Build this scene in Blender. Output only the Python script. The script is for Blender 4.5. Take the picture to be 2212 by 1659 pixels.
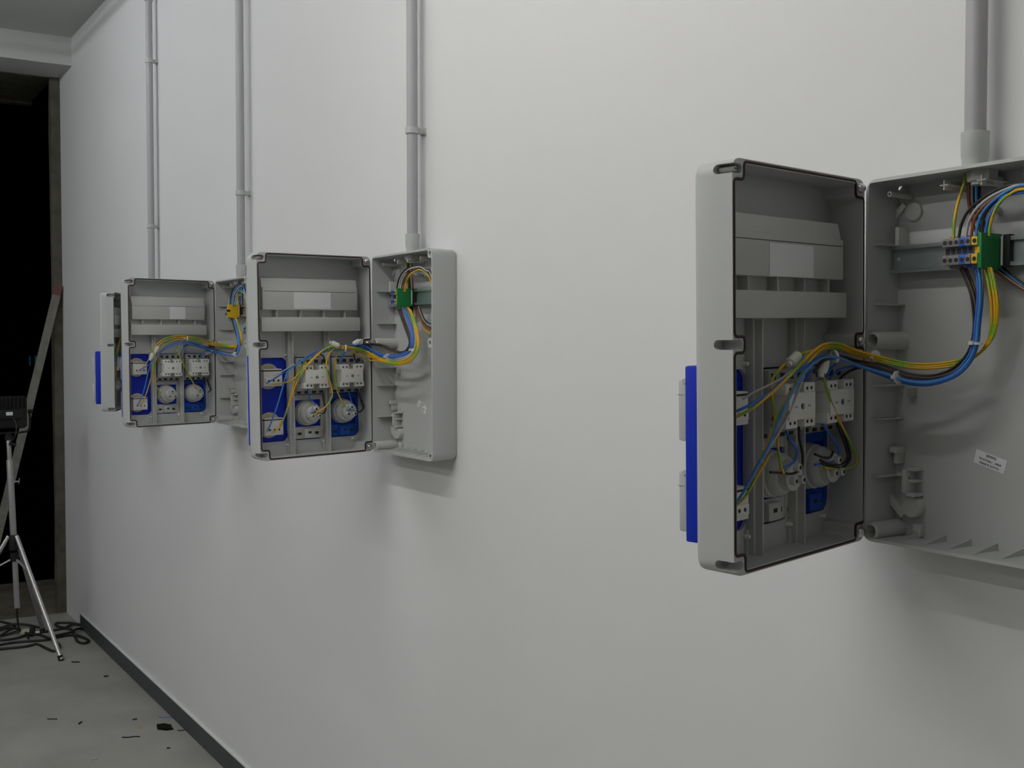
import bpy, bmesh, math, random
from mathutils import Matrix, Vector
random.seed(4)
S = bpy.context.scene
for o in list(bpy.data.objects):
    bpy.data.objects.remove(o)
COL = S.collection

# ------------------------------------------------------------------ camera
CAM_D, CAM_H = 1.2263, 1.4408
YAW, PITCH = 0.5668, 0.0335
cd = bpy.data.cameras.new('camera')
cd.sensor_fit = 'HORIZONTAL'; cd.sensor_width = 36.0
cd.lens = 2439.8 / 2212 * 36.0
cd.clip_start = 0.02
cam = bpy.data.objects.new('camera', cd); COL.objects.link(cam)
fwd = Vector((-math.cos(YAW) * math.cos(PITCH), math.sin(YAW) * math.cos(PITCH), -math.sin(PITCH)))
cam.location = (0, -CAM_D, CAM_H)
cam.rotation_euler = fwd.to_track_quat('-Z', 'Y').to_euler()
S.camera = cam

# ------------------------------------------------------------------ world, lights, exposure
w = bpy.data.worlds.new('night'); S.world = w; w.use_nodes = True
w.node_tree.nodes['Background'].inputs[0].default_value = (0.004, 0.006, 0.01, 1)
w.node_tree.nodes['Background'].inputs[1].default_value = 0.02
S.view_settings.view_transform = 'Standard'
S.view_settings.look = 'None'
S.view_settings.exposure = -0.80
S.view_settings.gamma = 1.0
S.view_settings.use_curve_mapping = False

LIGHTS = [   # fluorescent tubes, built below as ceiling battens: x, y, strength, colour, label
 (-4.35, -1.3, 58, (0.93, 0.965, 1.0), 'lit fluorescent batten in the first row from the wall, toward the doorway'),
 (-1.5, -1.3, 142, (1.0, 0.987, 0.962), 'lit fluorescent batten in the first row from the wall, midway along the wall'),
 (1.4, -1.3, 4, (1.0, 0.985, 0.955), 'lit fluorescent batten in the first row from the wall, behind the camera'),
 (-4.35, -2.85, 105, (0.93, 0.965, 1.0), 'lit fluorescent batten in the second row from the wall, toward the doorway'),
 (-1.5, -2.85, 120, (1.0, 0.987, 0.962), 'lit fluorescent batten in the second row from the wall, midway along the wall'),
 (1.4, -2.85, 16, (1.0, 0.985, 0.955), 'lit fluorescent batten in the second row from the wall, behind the camera'),
 (-4.35, -4.4, 106, (0.93, 0.965, 1.0), 'lit fluorescent batten in the third row from the wall, toward the doorway'),
 (-1.5, -4.4, 60, (1.0, 0.987, 0.962), 'lit fluorescent batten in the third row from the wall, midway along the wall'),
 (1.4, -4.4, 16, (1.0, 0.985, 0.955), 'lit fluorescent batten in the third row from the wall, behind the camera'),
]


# ------------------------------------------------------------------ materials
MATS = {}
def mat(name, rgb, rough=0.5, metal=0.0, var=0.0, scale=20.0, bump=0.0, spec=0.5, rgb2=None, emit=0.0, detail=4.0):
    if name in MATS: return MATS[name]
    m = bpy.data.materials.new(name); m.use_nodes = True
    nt = m.node_tree; b = nt.nodes['Principled BSDF']
    b.inputs['Base Color'].default_value = (*rgb, 1)
    b.inputs['Roughness'].default_value = rough
    b.inputs['Metallic'].default_value = metal
    b.inputs['Specular IOR Level'].default_value = spec
    if emit:
        b.inputs['Emission Color'].default_value = (*rgb, 1); b.inputs['Emission Strength'].default_value = emit
    if var or bump:
        tc = nt.nodes.new('ShaderNodeTexCoord')
        n = nt.nodes.new('ShaderNodeTexNoise'); n.inputs['Scale'].default_value = scale; n.inputs['Detail'].default_value = detail
        nt.links.new(tc.outputs['Object'], n.inputs['Vector'])
        if var:
            r = nt.nodes.new('ShaderNodeValToRGB')
            c2 = rgb2 or tuple(max(0, c * (1 - var)) for c in rgb)
            r.color_ramp.elements[0].position = 0.3; r.color_ramp.elements[1].position = 0.7
            r.color_ramp.elements[0].color = (*c2, 1); r.color_ramp.elements[1].color = (*rgb, 1)
            nt.links.new(n.outputs['Fac'], r.inputs['Fac'])
            nt.links.new(r.outputs['Color'], b.inputs['Base Color'])
        if bump:
            bp = nt.nodes.new('ShaderNodeBump'); bp.inputs['Strength'].default_value = bump; bp.inputs['Distance'].default_value = 0.002
            nt.links.new(n.outputs['Fac'], bp.inputs['Height'])
            nt.links.new(bp.outputs['Normal'], b.inputs['Normal'])
    MATS[name] = m
    return m
M_wall = mat('white_paint', (0.775, 0.775, 0.772), 0.75, var=0.03, scale=1.5, bump=0.05, spec=0.2)
M_ceil = mat('ceiling_paint', (0.60, 0.61, 0.59), 0.85, var=0.04, scale=2, spec=0.1)
M_conc = mat('raw_concrete', (0.135, 0.127, 0.10), 0.9, var=0.35, scale=14, bump=0.4, spec=0.1)
M_dkconc = mat('outdoor_concrete', (0.21, 0.19, 0.15), 0.95, var=0.35, scale=6, bump=0.4, spec=0.05)
M_plaster = mat('bare_plaster', (0.42, 0.41, 0.39), 0.9, var=0.1, scale=3, spec=0.1)
M_floor = mat('dusty_screed', (0.37, 0.365, 0.335), 0.85, var=0.22, scale=3.2, bump=0.12, spec=0.15, detail=9)
M_skirt = mat('dark_skirting', (0.06, 0.068, 0.068), 0.5, var=0.15, scale=9)
M_skirtedge = mat('skirting_edge', (0.74, 0.75, 0.74), 0.5)
M_box = mat('light_grey_abs', (0.52, 0.535, 0.525), 0.42, var=0.03, scale=8)
M_box2 = mat('light_grey_abs_moulding', (0.54, 0.55, 0.53), 0.45)
M_gasket = mat('dark_maroon_rubber', (0.030, 0.007, 0.010), 0.6)
M_dark = mat('recess_shade', (0.02, 0.02, 0.02), 0.7)  # near-black colour stands in for the shade inside holes, slots and grooves
M_black = mat('black_plastic', (0.014, 0.016, 0.015), 0.55, spec=0.25)
M_blue = mat('blue_plastic', (0.006, 0.027, 0.44), 0.5, spec=0.25)
M_blue2 = mat('mid_blue_plastic', (0.012, 0.075, 0.42), 0.5, spec=0.25)
M_white = mat('white_nylon', (0.80, 0.79, 0.76), 0.5)
M_beige = mat('beige_plastic', (0.56, 0.50, 0.36), 0.5)
M_greyp = mat('grey_polyamide', (0.36, 0.36, 0.35), 0.5)
M_zinc = mat('zinc_plated_steel', (0.55, 0.62, 0.63), 0.32, metal=0.85, var=0.15, scale=30)
M_steel = mat('chromed_steel', (0.62, 0.62, 0.62), 0.28, metal=0.9)
M_alu = mat('grey_painted_tube', (0.40, 0.40, 0.40), 0.35, metal=0.5)
M_yel = mat('yellow_terminal', (0.78, 0.50, 0.01), 0.45)
M_grn = mat('green_terminal', (0.01, 0.22, 0.055), 0.42)
M_tgrey = mat('shaded_grey_terminal', (0.24, 0.225, 0.225), 0.5)  # grey darkened to carry the shade the blocks sit in
M_tblue = mat('blue_terminal', (0.04, 0.14, 0.65), 0.45)
M_pvc = mat('grey_pvc_conduit', (0.42, 0.41, 0.43), 0.4)
M_pvc2 = mat('pale_pvc_coupling', (0.50, 0.52, 0.505), 0.42)
M_label = mat('white_paper_label', (0.80, 0.80, 0.81), 0.6)
M_ink = mat('black_ink', (0.03, 0.03, 0.035), 0.6)
M_wood = mat('pale_dusty_wood', (0.23, 0.22, 0.19), 0.8, var=0.25, scale=25)
M_matte = mat('matte_black_foil', (0.010, 0.009, 0.009), 0.9, spec=0.1)
M_red = mat('red_paint', (0.17, 0.065, 0.06), 0.7)
M_cord = mat('dark_rubber_cord', (0.018, 0.022, 0.016), 0.6)
W = {
 'yel': mat('earth_wire_yellow', (0.74, 0.41, 0.006), 0.42),
 'grn': mat('earth_wire_green', (0.24, 0.42, 0.02), 0.42),
 'blu': mat('blue_wire', (0.035, 0.15, 0.62), 0.42),
 'lbl': mat('light_blue_wire', (0.05, 0.24, 0.60), 0.42),
 'brn': mat('brown_wire', (0.26, 0.075, 0.02), 0.45),
 'dbr': mat('dark_brown_wire', (0.075, 0.045, 0.035), 0.45),
 'blk': mat('black_wire', (0.015, 0.015, 0.016), 0.45),
 'gry': mat('grey_wire', (0.45, 0.45, 0.46), 0.45),
}

# ------------------------------------------------------------------ mesh helpers
class MB:
    """collects boxes, prisms, cylinders, tubes and lathes into one mesh"""
    def __init__(s):
        s.v = []; s.f = []; s.m = []; s.mats = []
    def mi(s, m):
        if m not in s.mats: s.mats.append(m)
        return s.mats.index(m)
    def add(s, vs, fs, m):
        o = len(s.v); s.v += [tuple(v) for v in vs]; k = s.mi(m)
        for f in fs:
            s.f.append([i + o for i in f]); s.m.append(k)
    def box(s, a, b, m, bev=0.0, rot=None):
        a, b = [min(p, q) for p, q in zip(a, b)], [max(p, q) for p, q in zip(a, b)]
        bm = bmesh.new(); bmesh.ops.create_cube(bm, size=1)
        for v in bm.verts:
            v.co = Vector([a[i] + (v.co[i] + 0.5) * (b[i] - a[i]) for i in range(3)])
        if bev:
            bmesh.ops.bevel(bm, geom=bm.edges[:], offset=bev, segments=2, profile=0.6, affect='EDGES')
        if rot:
            c = Vector([(p + q) / 2 for p, q in zip(a, b)])
            bmesh.ops.rotate(bm, verts=bm.verts, cent=c, matrix=rot)
        bm.verts.index_update()
        s.add([v.co.copy() for v in bm.verts], [[v.index for v in f.verts] for f in bm.faces], m); bm.free()
    def prism(s, poly, y0, y1, m):
        """poly in (x, z), extruded along y"""
        n = len(poly)
        vs = [(x, y0, z) for x, z in poly] + [(x, y1, z) for x, z in poly]
        fs = [[i, (i + 1) % n, n + (i + 1) % n, n + i] for i in range(n)]
        fs += [list(range(n))[::-1], list(range(n, 2 * n))]
        s.add(vs, fs, m)
    def lathe(s, prof, c, axis, m, n=20, cap=True):
        """prof: [(radius, along)] around axis through c"""
        ax = Vector(axis).normalized(); c = Vector(c)
        t = Vector((0, 0, 1)) if abs(ax.z) < 0.9 else Vector((1, 0, 0))
        u = ax.cross(t).normalized(); w_ = ax.cross(u)
        vs = []
        for r, h in prof:
            for k in range(n):
                a = 2 * math.pi * k / n
                vs.append(c + ax * h + (u * math.cos(a) + w_ * math.sin(a)) * r)
        fs = []
        for i in range(len(prof) - 1):
            for k in range(n):
                fs.append([i * n + k, i * n + (k + 1) % n, (i + 1) * n + (k + 1) % n, (i + 1) * n + k])
        if cap:
            fs.append(list(range(n))[::-1]); fs.append([(len(prof) - 1) * n + k for k in range(n)])
        s.add(vs, fs, m)
    def cyl(s, a, b, r, m, n=16):
        a, b = Vector(a), Vector(b)
        s.lathe([(r, 0), (r, (b - a).length)], a, b - a, m, n)
    def tube(s, pts, r, m, n=8, sub=6, m2=None, closed=False):
        P = smooth(pts, sub, closed)
        N = len(P); fr = None; vs = []
        for i in range(N):
            if closed: t = (P[(i + 1) % N] - P[i - 1])
            else: t = (P[min(i + 1, N - 1)] - P[max(i - 1, 0)])
            t = t.normalized() if t.length > 1e-9 else Vector((0, 0, 1))
            if fr is None:
                h = Vector((0, 0, 1)) if abs(t.z) < 0.9 else Vector((1, 0, 0))
                fr = t.cross(h).normalized()
            else:
                fr = (fr - t * fr.dot(t)).normalized()
            bn = t.cross(fr)
            for k in range(n):
                a = 2 * math.pi * k / n
                vs.append(P[i] + (fr * math.cos(a) + bn * math.sin(a)) * r)
        o = len(s.v); s.v += [tuple(v) for v in vs]
        k1 = s.mi(m); k2 = s.mi(m2) if m2 else k1
        for i in range(N if closed else N - 1):
            for k in range(n):
                j = (i + 1) % N
                s.f.append([o + i * n + k, o + i * n + (k + 1) % n, o + j * n + (k + 1) % n, o + j * n + k])
                s.m.append(k2 if (k + i // 2) % n < n * 0.26 else k1)
        if not closed:
            s.f.append([o + k for k in range(n)][::-1]); s.m.append(k1)
            s.f.append([o + (N - 1) * n + k for k in range(n)]); s.m.append(k1)
    def mesh(s, name, ang=40):
        me = bpy.data.meshes.new(name)
        me.from_pydata(s.v, [], s.f)
        for m in s.mats: me.materials.append(m)
        me.polygons.foreach_set('material_index', s.m)
        bm = bmesh.new(); bm.from_mesh(me); bmesh.ops.recalc_face_normals(bm, faces=bm.faces); bm.to_mesh(me); bm.free()
        me.shade_smooth() if hasattr(me, 'shade_smooth') else None
        me.set_sharp_from_angle(angle=math.radians(ang))
        me.update()
        return me

def smooth(pts, sub, closed=False):
    P = [Vector(p) for p in pts]
    if len(P) < 3: return P
    out = []
    n = len(P)
    rng = range(n) if closed else range(n - 1)
    for i in rng:
        if closed: p0, p1, p2, p3 = P[i - 1], P[i], P[(i + 1) % n], P[(i + 2) % n]
        else: p0, p1, p2, p3 = P[max(i - 1, 0)], P[i], P[i + 1], P[min(i + 2, n - 1)]
        for k in range(sub):
            t = k / sub
            out.append(0.5 * ((2 * p1) + (p2 - p0) * t + (2 * p0 - 5 * p1 + 4 * p2 - p3) * t * t + (3 * p1 - p0 - 3 * p2 + p3) * t ** 3))
    if not closed: out.append(P[-1])
    return out

def round_poly(pts, r, seg=4):
    out = []; n = len(pts)
    for i in range(n):
        p = Vector(pts[i]); a = Vector(pts[i - 1]) - p; b = Vector(pts[(i + 1) % n]) - p
        rr = min(r, a.length * 0.49, b.length * 0.49)
        p0 = p + a.normalized() * rr; p1 = p + b.normalized() * rr
        for k in range(seg + 1):
            t = k / seg
            out.append(tuple((1 - t) ** 2 * p0 + 2 * t * (1 - t) * p + t * t * p1))
    return out

def link(name, me, parent=None, M=None, **kw):
    o = bpy.data.objects.new(name, me); COL.objects.link(o)
    if parent: o.parent = parent
    if M is not None: o.matrix_basis = M
    for k, v in kw.items(): o[k] = v
    return o
def thing(name, loc, label, cat, group=None):
    o = bpy.data.objects.new(name, None); COL.objects.link(o); o.location = loc
    o.empty_display_size = 0.05
    o['label'] = label; o['category'] = cat
    if group: o['group'] = group
    return o
def boolean(me, cutters):
    """subtract closed meshes, return the evaluated mesh"""
    o = link('cut_body', me); cs = []
    for c in cutters:
        k = link('cutter', c); cs.append(k)
        md = o.modifiers.new('b', 'BOOLEAN'); md.object = k; md.operation = 'DIFFERENCE'; md.solver = 'EXACT'
    dg = bpy.context.evaluated_depsgraph_get(); dg.update()
    r = bpy.data.meshes.new_from_object(o.evaluated_get(dg))
    for k in [o] + cs: bpy.data.objects.remove(k)
    r.shade_smooth() if hasattr(r, 'shade_smooth') else None
    r.set_sharp_from_angle(angle=math.radians(35))
    return r
def struct(name, me, label=None):
    o = link(name, me, kind='structure')
    if label: o['label'] = label
    return o

# ------------------------------------------------------------------ the setting
XE = -6.419           # where the painted wall ends at the doorway
ZC = 3.012; ZL = 2.87
XB, YB = 3.2, -6.2    # rest of the room behind the camera
b = MB(); b.box((XE, 0, -0.1), (XB, 0.2, ZC + 0.1), M_wall); struct('wall_right', b.mesh('wall_right'), 'long white painted wall carrying the grey boxes')
b = MB(); b.box((XE, YB, -0.1), (XB, 0.0, 0), M_floor); struct('floor', b.mesh('floor'), 'dusty grey screed floor')
b = MB(); b.box((-6.11, YB, ZC), (XB, 0.0, ZC + 0.1), M_ceil); struct('ceiling', b.mesh('ceiling'), 'plain painted ceiling')
b = MB(); b.box((XB, YB, 0), (XB + 0.2, 0, ZC), M_plaster); struct('wall_back', b.mesh('wall_back'))
b = MB(); b.box((XE, YB - 0.2, 0), (XB, YB, ZC), M_plaster); struct('wall_left', b.mesh('wall_left'))
b = MB(); b.box((-6.43, YB, ZL), (-6.11, 0, ZC + 0.1), M_ceil); struct('trim_1', b.mesh('lintel'), 'painted lintel above the open doorway')
b = MB(); b.box((-6.43, YB, 0), (-6.2, -2.2, ZL), M_plaster); struct('wall_front', b.mesh('wall_front'))
# rough concrete post along the end of the wall, slightly uneven
b = MB()
zs = [0, 0.2, 0.5, 0.9, 1.3, 1.8, 2.3, 2.6, ZL + 0.002]
rings = []
for i, z in enumerate(zs):
    k = 0.0025 * math.sin(i * 2.1)
    rings.append([(XE - 0.002, 0.0, z), (XE - 0.002 + k, -0.047 + k, z), (XE - 0.06, -0.047 - k, z), (XE - 0.06, 0.0, z)])
vs = [p for r in rings for p in r]
fs = [[i * 4 + k, i * 4 + (k + 1) % 4, (i + 1) * 4 + (k + 1) % 4, (i + 1) * 4 + k] for i in range(len(zs) - 1) for k in range(4)]
fs += [[3, 2, 1, 0], [len(vs) - 4 + k for k in range(4)]]
b.add(vs, fs, M_conc); struct('door_1', b.mesh('door_post', 20), 'raw concrete post at the edge of the dark doorway')
# outside: slab underfoot, soffit overhead, dark ground and a far facade
b = MB(); b.box((-7.40, -2.6, -0.12), (XE, 0.35, -0.002), M_dkconc); struct('floor_outside', b.mesh('floor_outside'), 'dim concrete slab beyond the doorway')
b = MB(); b.box((-7.15, -2.6, ZL - 0.005), (-6.43, -0.028, ZL + 0.2), M_conc); b.box((-7.17, -2.6, ZL - 0.02), (-7.10, -0.022, ZL + 0.2), M_conc)
struct('trim_2', b.mesh('soffit'), 'dark concrete soffit outside above the doorway')
b = MB(); b.box((-40, -30, -4.2), (-7.5, 20, -4), M_black); struct('ground', b.mesh('ground'))
b = MB(); b.box((-30.6, -16, -4), (-30, 12, 9), M_black); struct('wall_outside', b.mesh('facade'), 'unlit facade far away in the night')
M_cyan = mat('cyan_lit_glass', (0.02, 0.22, 0.36), 0.5, emit=0.16)
LITWIN = [(3.714,1.082,.035),(3.853,1.081,.05)]
LITLAB = ['faint cyan lit window in the night, left of the pair', 'faint cyan lit window in the night, beside the batten']
for i, (y, z, wd) in enumerate(LITWIN):
    t = thing('lit_window', (-30, y, z), LITLAB[i], 'window', 'faint lit windows in the night')
    b = MB(); b.box((0.0, -wd / 2 - .02, -.14), (0.03, -wd / 2, .14), M_black); b.box((0, wd / 2, -.14), (.03, wd / 2 + .02, .14), M_black)
    b.box((0, -wd / 2, .12), (.03, wd / 2, .14), M_black); b.box((0, -wd / 2, -.14), (.03, wd / 2, -.12), M_black)
    link('window_frame', b.mesh('window_frame'), t)
    b = MB(); b.box((0.004, -wd / 2, -.12), (0.012, wd / 2, .12), M_cyan); link('pane', b.mesh('pane'), t)
# skirting board with a pale top edge
b = MB(); b.box((-6.03, -0.010, 0), (XB, 0.0, 0.0700), M_skirt)
sk = struct('baseboard_right', b.mesh('skirting'), 'dark grey skirting board along the white wall')
b = MB(); b.box((-6.03, -0.0098, 0.0700), (XB, 0.0, 0.0745), M_skirtedge); link('top_edge', b.mesh('skirting_edge'), sk)


# bare fluorescent battens on the ceiling: two rows parallel to the long wall; each tube is its own light
b = MB(); b.box((-.94, -.03, 2.955 - ZC), (.94, .03, 0), M_box2, .004); ME_h = b.mesh('housing')
b = MB(); b.box((-.93, -.02, 2.925 - ZC), (-.912, .02, 2.957 - ZC), M_white, .002); ME_c = b.mesh('lamp_holder')
for (x, y, p, c, lab) in LIGHTS:
    t = thing('ceiling_light', (x, y, ZC), lab, 'light', 'fluorescent battens on the ceiling')
    link('housing', ME_h, t); link('lamp_holder', ME_c, t); link('lamp_holder', ME_c, t, Matrix.Translation((1.842, 0, 0)))
    m = mat('lit_tube_%.2f_%.2f' % (x, y), c, 0.5, emit=p)
    b = MB(); b.lathe([(.013, -.912), (.013, .912)], (0, 0, 2.935 - ZC), (1, 0, 0), m, 12); link('tube', b.mesh('tube'), t)

# ------------------------------------------------------------------ distribution boxes: shared meshes
BW, BH, BD, LD = 0.302, 0.463, 0.062, 0.052
NC, NH, ZM = 0.023, 0.009, 0.258
def notched(i, c=NC, h=NH, r=0.006):
    x0, x1, z0, z1 = i, BW - i, i, BH - i
    xl, xr = c, BW - c
    p = [(xl, z0), (xr, z0), (xr, c), (x1, c), (x1, ZM - h), (xr, ZM - h), (xr, ZM + h), (x1, ZM + h), (x1, BH - c), (xr, BH - c),
         (xr, z1), (xl, z1), (xl, BH - c), (x0, BH - c), (x0, ZM + h), (xl, ZM + h), (xl, ZM - h), (x0, ZM - h), (x0, c), (xl, c)]
    return round_poly(p, r, 4)
def rect(x0, z0, x1, z1): return [(x0, z0), (x1, z0), (x1, z1), (x0, z1)]
CUTS = [(0.203, 0.289, 0.247), (0.106, 0.194, 0.150), (0.010, 0.098, 0.053)]   # socket openings: from, to, centre
CZ0, CZ1 = 0.036, 0.228

def tapered(poly, ys, scales):
    """stack of outlines along y, scaled about the centre"""
    cx, cz = BW / 2, BH / 2
    vs = []; n = len(poly)
    for y, (dx) in zip(ys, scales):
        for x, z in poly:
            vs.append((cx + (x - cx) * (1 - dx / (BW / 2)), y, cz + (z - cz) * (1 - dx / (BH / 2))))
    fs = [[j * n + i, j * n + (i + 1) % n, (j + 1) * n + (i + 1) % n, (j + 1) * n + i] for j in range(len(ys) - 1) for i in range(n)]
    fs += [list(range(n))[::-1], [(len(ys) - 1) * n + i for i in range(n)]]
    return vs, fs
OUT = round_poly(rect(0, 0, BW, BH), 0.016, 6)

def lid_mesh():
    b = MB(); vs, fs = tapered(OUT, [0, -0.044, -0.049, -0.0515, -LD], [0, 0.001, 0.0022, 0.0045, 0.008]); b.add(vs, fs, M_box)
    body = b.mesh('lid', 30)
    cut = []
    b = MB(); b.prism(notched(0.0058), 0.02, -0.047, M_box); cut.append(b.mesh('c'))
    for x0, x1, c in CUTS:
        q = round_poly([(x0 + .01, CZ0), (x1 - .01, CZ0), (x1, CZ0 + .01), (x1, CZ1 - .01), (x1 - .01, CZ1), (x0 + .01, CZ1), (x0, CZ1 - .01), (x0, CZ0 + .01)], .002, 1)
        b = MB(); b.prism(q, -0.040, -0.07, M_box); cut.append(b.mesh('c'))
    for z in (BH - 0.0115, ZM, 0.0115):
        q = []
        for k in range(9):
            a = math.pi / 2 + math.pi * k / 8
            q.append((0.2885 + 0.0055 * math.cos(a), z + 0.0055 * math.sin(a)))
        q += [(0.33, z - 0.0055), (0.33, z + 0.0055)]
        b = MB(); b.prism(q, 0.02, -0.020, M_box); cut.append(b.mesh('c'))
        b = MB(); b.cyl((0.2845, -0.020, z), (0.34, -0.020, z), 0.0055, M_box, 16); cut.append(b.mesh('c'))
        q = [(0.0125 + 0.0065 * math.cos(2 * math.pi * k / 14), z + 0.0065 * math.sin(2 * math.pi * k / 14)) for k in range(14)]
        b = MB(); b.prism(q, 0.02, -0.018, M_box); cut.append(b.mesh('c'))
    return boolean(body, cut)
def base_mesh():
    b = MB(); vs, fs = tapered(OUT, [-BD, -0.006, 0.0], [0, 0.0012, 0.004]); b.add(vs, fs, M_box)
    body = b.mesh('base', 30)
    i_, c_, h_ = 0.0042, 0.021, 0.0105; xr = BW - c_; x1 = BW - i_
    q = [(i_, i_), (xr, i_), (xr, c_), (x1, c_), (x1, ZM - h_), (xr, ZM - h_), (xr, ZM + h_), (x1, ZM + h_), (x1, BH - c_), (xr, BH - c_), (xr, BH - i_), (i_, BH - i_)]
    b = MB(); b.prism(round_poly(q, 0.005, 4), -0.1, -0.0035, M_box); cut = [b.mesh('c')]
    for z in (BH - 0.0115, ZM, 0.0115):
        for x in (BW - 0.0115,):
            q = [(x + 0.005 * math.cos(2 * math.pi * k / 14), z + 0.005 * math.sin(2 * math.pi * k / 14)) for k in range(14)]
            b = MB(); b.prism(q, -0.1, -0.03, M_box); cut.append(b.mesh('c'))
    return boolean(body, cut)
ME = {'lid': lid_mesh(), 'base': base_mesh()}

# --- lid fittings (lid frame: x from the hinge, y = -depth, z up)
b = MB(); b.tube([(x, -0.0002, z) for x, z in notched(0.0031)], 0.0019, M_gasket, n=6, sub=1, closed=True); ME['gasket'] = b.mesh('gasket')
b = MB(); b.tube([(x, -0.0000, z) for x, z in notched(0.0050)], 0.0007, M_box2, n=5, sub=1, closed=True); ME['rim_bead'] = b.mesh('rim_bead')
b = MB()     # rear of the breaker window: sloped hood, face, recess with webs, lower ledge
PX0, PX1 = 0.034, 0.279
b.add([(PX0 - .004, -.046, .411), (PX1 + .003, -.046, .411), (PX1 + .003, -.021, .407), (PX0 - .004, -.021, .407), (PX0 - .004, -.0165, .386), (PX1 + .003, -.0165, .386), (PX0 - .004, -.046, .386), (PX1 + .003, -.046, .386)],
      [[0, 1, 2, 3], [3, 2, 5, 4], [0, 3, 4, 6], [1, 7, 5, 2], [4, 5, 7, 6], [0, 6, 7, 1]], M_box2)
b.box((PX0 - .004, -.046, .336), (PX1 + .002, -.0135, .3865), M_box2, .0012)
b.box((PX0, -.046, .318), (PX1, -.030, .340), M_box2)
ME['breaker_window'] = b.mesh('breaker_window')
b = MB(); b.box((.024, -.0465, .2875), (.286, -.012, .3195), M_box2, .0016); ME['ledge'] = b.mesh('ledge')
b = MB(); b.box((-.0012, -.031, .3185), (.0012, -.017, .337), M_box2); ME['web'] = b.mesh('web')
b = MB(); b.box((.034, -.0139, .3775), (.279, -.0131, .3782), M_dark); ME['groove_shade'] = b.mesh('groove_shade')  # dark strip on the face, painted as the shade of a groove
b = MB()     # vertical stiffening rib: flat bar with a fin, feet flaring at the bottom
b.box((-.0065, -.0475, .004), (.0065, -.036, .288), M_box2, .0008)
b.box((-.0012, -.037, .006), (.0012, -.027, .286), M_box2)
b.box((-.010, -.0475, .004), (.010, -.043, .036), M_box2, .0008)
ME['rib'] = b.mesh('rib')
b = MB(); b.lathe([(.0028, 0), (.0028, .006), (.0018, .0078)], (0, -.047, 0), (0, 1, 0), M_white, 10); ME['fixing_screw'] = b.mesh('fixing_screw')
b = MB(); b.lathe([(.0034, -.020), (.0034, -.001), (.0028, 0)], (0, 0, 0), (0, 1, 0), M_greyp, 12); b.box((-.0026, -.0004, -.0005), (.0026, .0003, .0005), M_dark); ME['lid_screw'] = b.mesh('lid_screw')
b = MB(); b.lathe([(.0064, -.016), (.0066, .004), (.0060, .008), (.0038, .0105), (.001, .0115)], (0, 0, 0), (0, 1, 0), M_steel, 14); ME['hinge_pin'] = b.mesh('hinge_pin')

# --- outside of the lid: socket plates
b = MB(); b.box((-.0445, -.0725, .030), (.0445, -.0515, .234), M_blue, .003); ME['blue_plate'] = b.mesh('blue_plate')
b = MB(); b.box((-.0445, -.0725, .030), (.0445, -.0515, .234), M_greyp, .003); ME['grey_plate'] = b.mesh('grey_plate')
b = MB(); b.box((-.040, -.0855, 0), (.040, -.071, .072), M_box, .004); b.box((-.0403, -.0858, .054), (.0403, -.0760, .0548), M_greyp); b.cyl((-.041, -.076, .0700), (.041, -.076, .0700), .003, M_box, 10); ME['flap'] = b.mesh('flap')
b = MB(); b.lathe([(.034, 0), (.034, .007), (.031, .009)], (0, -.071, .080), (0, -1, 0), M_blue2, 24); b.box((-.012, -.0805, .040), (.012, -.071, .050), M_blue2, .002); ME['outlet'] = b.mesh('outlet')
b = MB(); b.lathe([(.029, 0), (.029, .004), (.026, .005)], (0, -.071, .180), (0, -1, 0), M_greyp, 24); b.box((-.006, -.082, .153), (.006, -.074, .207), M_black, .003); ME['knob'] = b.mesh('knob')

# --- inside: isolator switch body and contact block, about their own centre line x = 0
b = MB()
b.box((-.040, -.055, .150), (.040, -.024, .226), M_greyp, .0015)
b.box((-.042, -.050, .142), (.042, -.036, .157), M_greyp, .001)
for k in range(4):
    x = -.030 + k * .020
    b.box((x - .005, -.0365, .1435), (x + .005, -.0355, .150), M_dark)
    b.box((x - .005, -.0245, .214), (x + .005, -.0235, .222), M_dark)
b.box((.030, -.030, .160), (.039, -.0225, .218), M_greyp, .001)
for z in (.168, .205): b.cyl((.0345, -.024, z), (.0345, -.0218, z), .0025, M_dark, 8)
ME['switch_body'] = b.mesh('switch_body')
b = MB()
b.box((-.030, -.026, .1665), (.030, -.001, .1985), M_white, .0012)
for sx in (-1, 1):
    for z0, z1 in ((.1965, .2095), (.1565, .1690)):
        b.box((sx * .008, -.022, z0), (sx * .0335, -.0035, z1), M_white, .0008)
        for dx in (.0145, .0245):
            zc = (z0 + z1) / 2
            b.cyl((sx * dx, -.0040, zc), (sx * dx, -.0031, zc), .0021, M_dark, 8)
    b.box((sx * .012, -.0012, .181), (sx * .018, -.0006, .1830), M_greyp)
b.box((-.0072, -.024, .198), (.0072, -.012, .206), M_greyp); b.box((-.0072, -.024, .159), (.0072, -.012, .168), M_greyp)
b.cyl((0, -.0014, .1820), (0, -.0004, .1820), .0036, M_dark, 10)
b.box((-.0015, -.002, .1795), (.0015, .0002, .1845), M_greyp)
ME['contact_block'] = b.mesh('contact_block')
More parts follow.
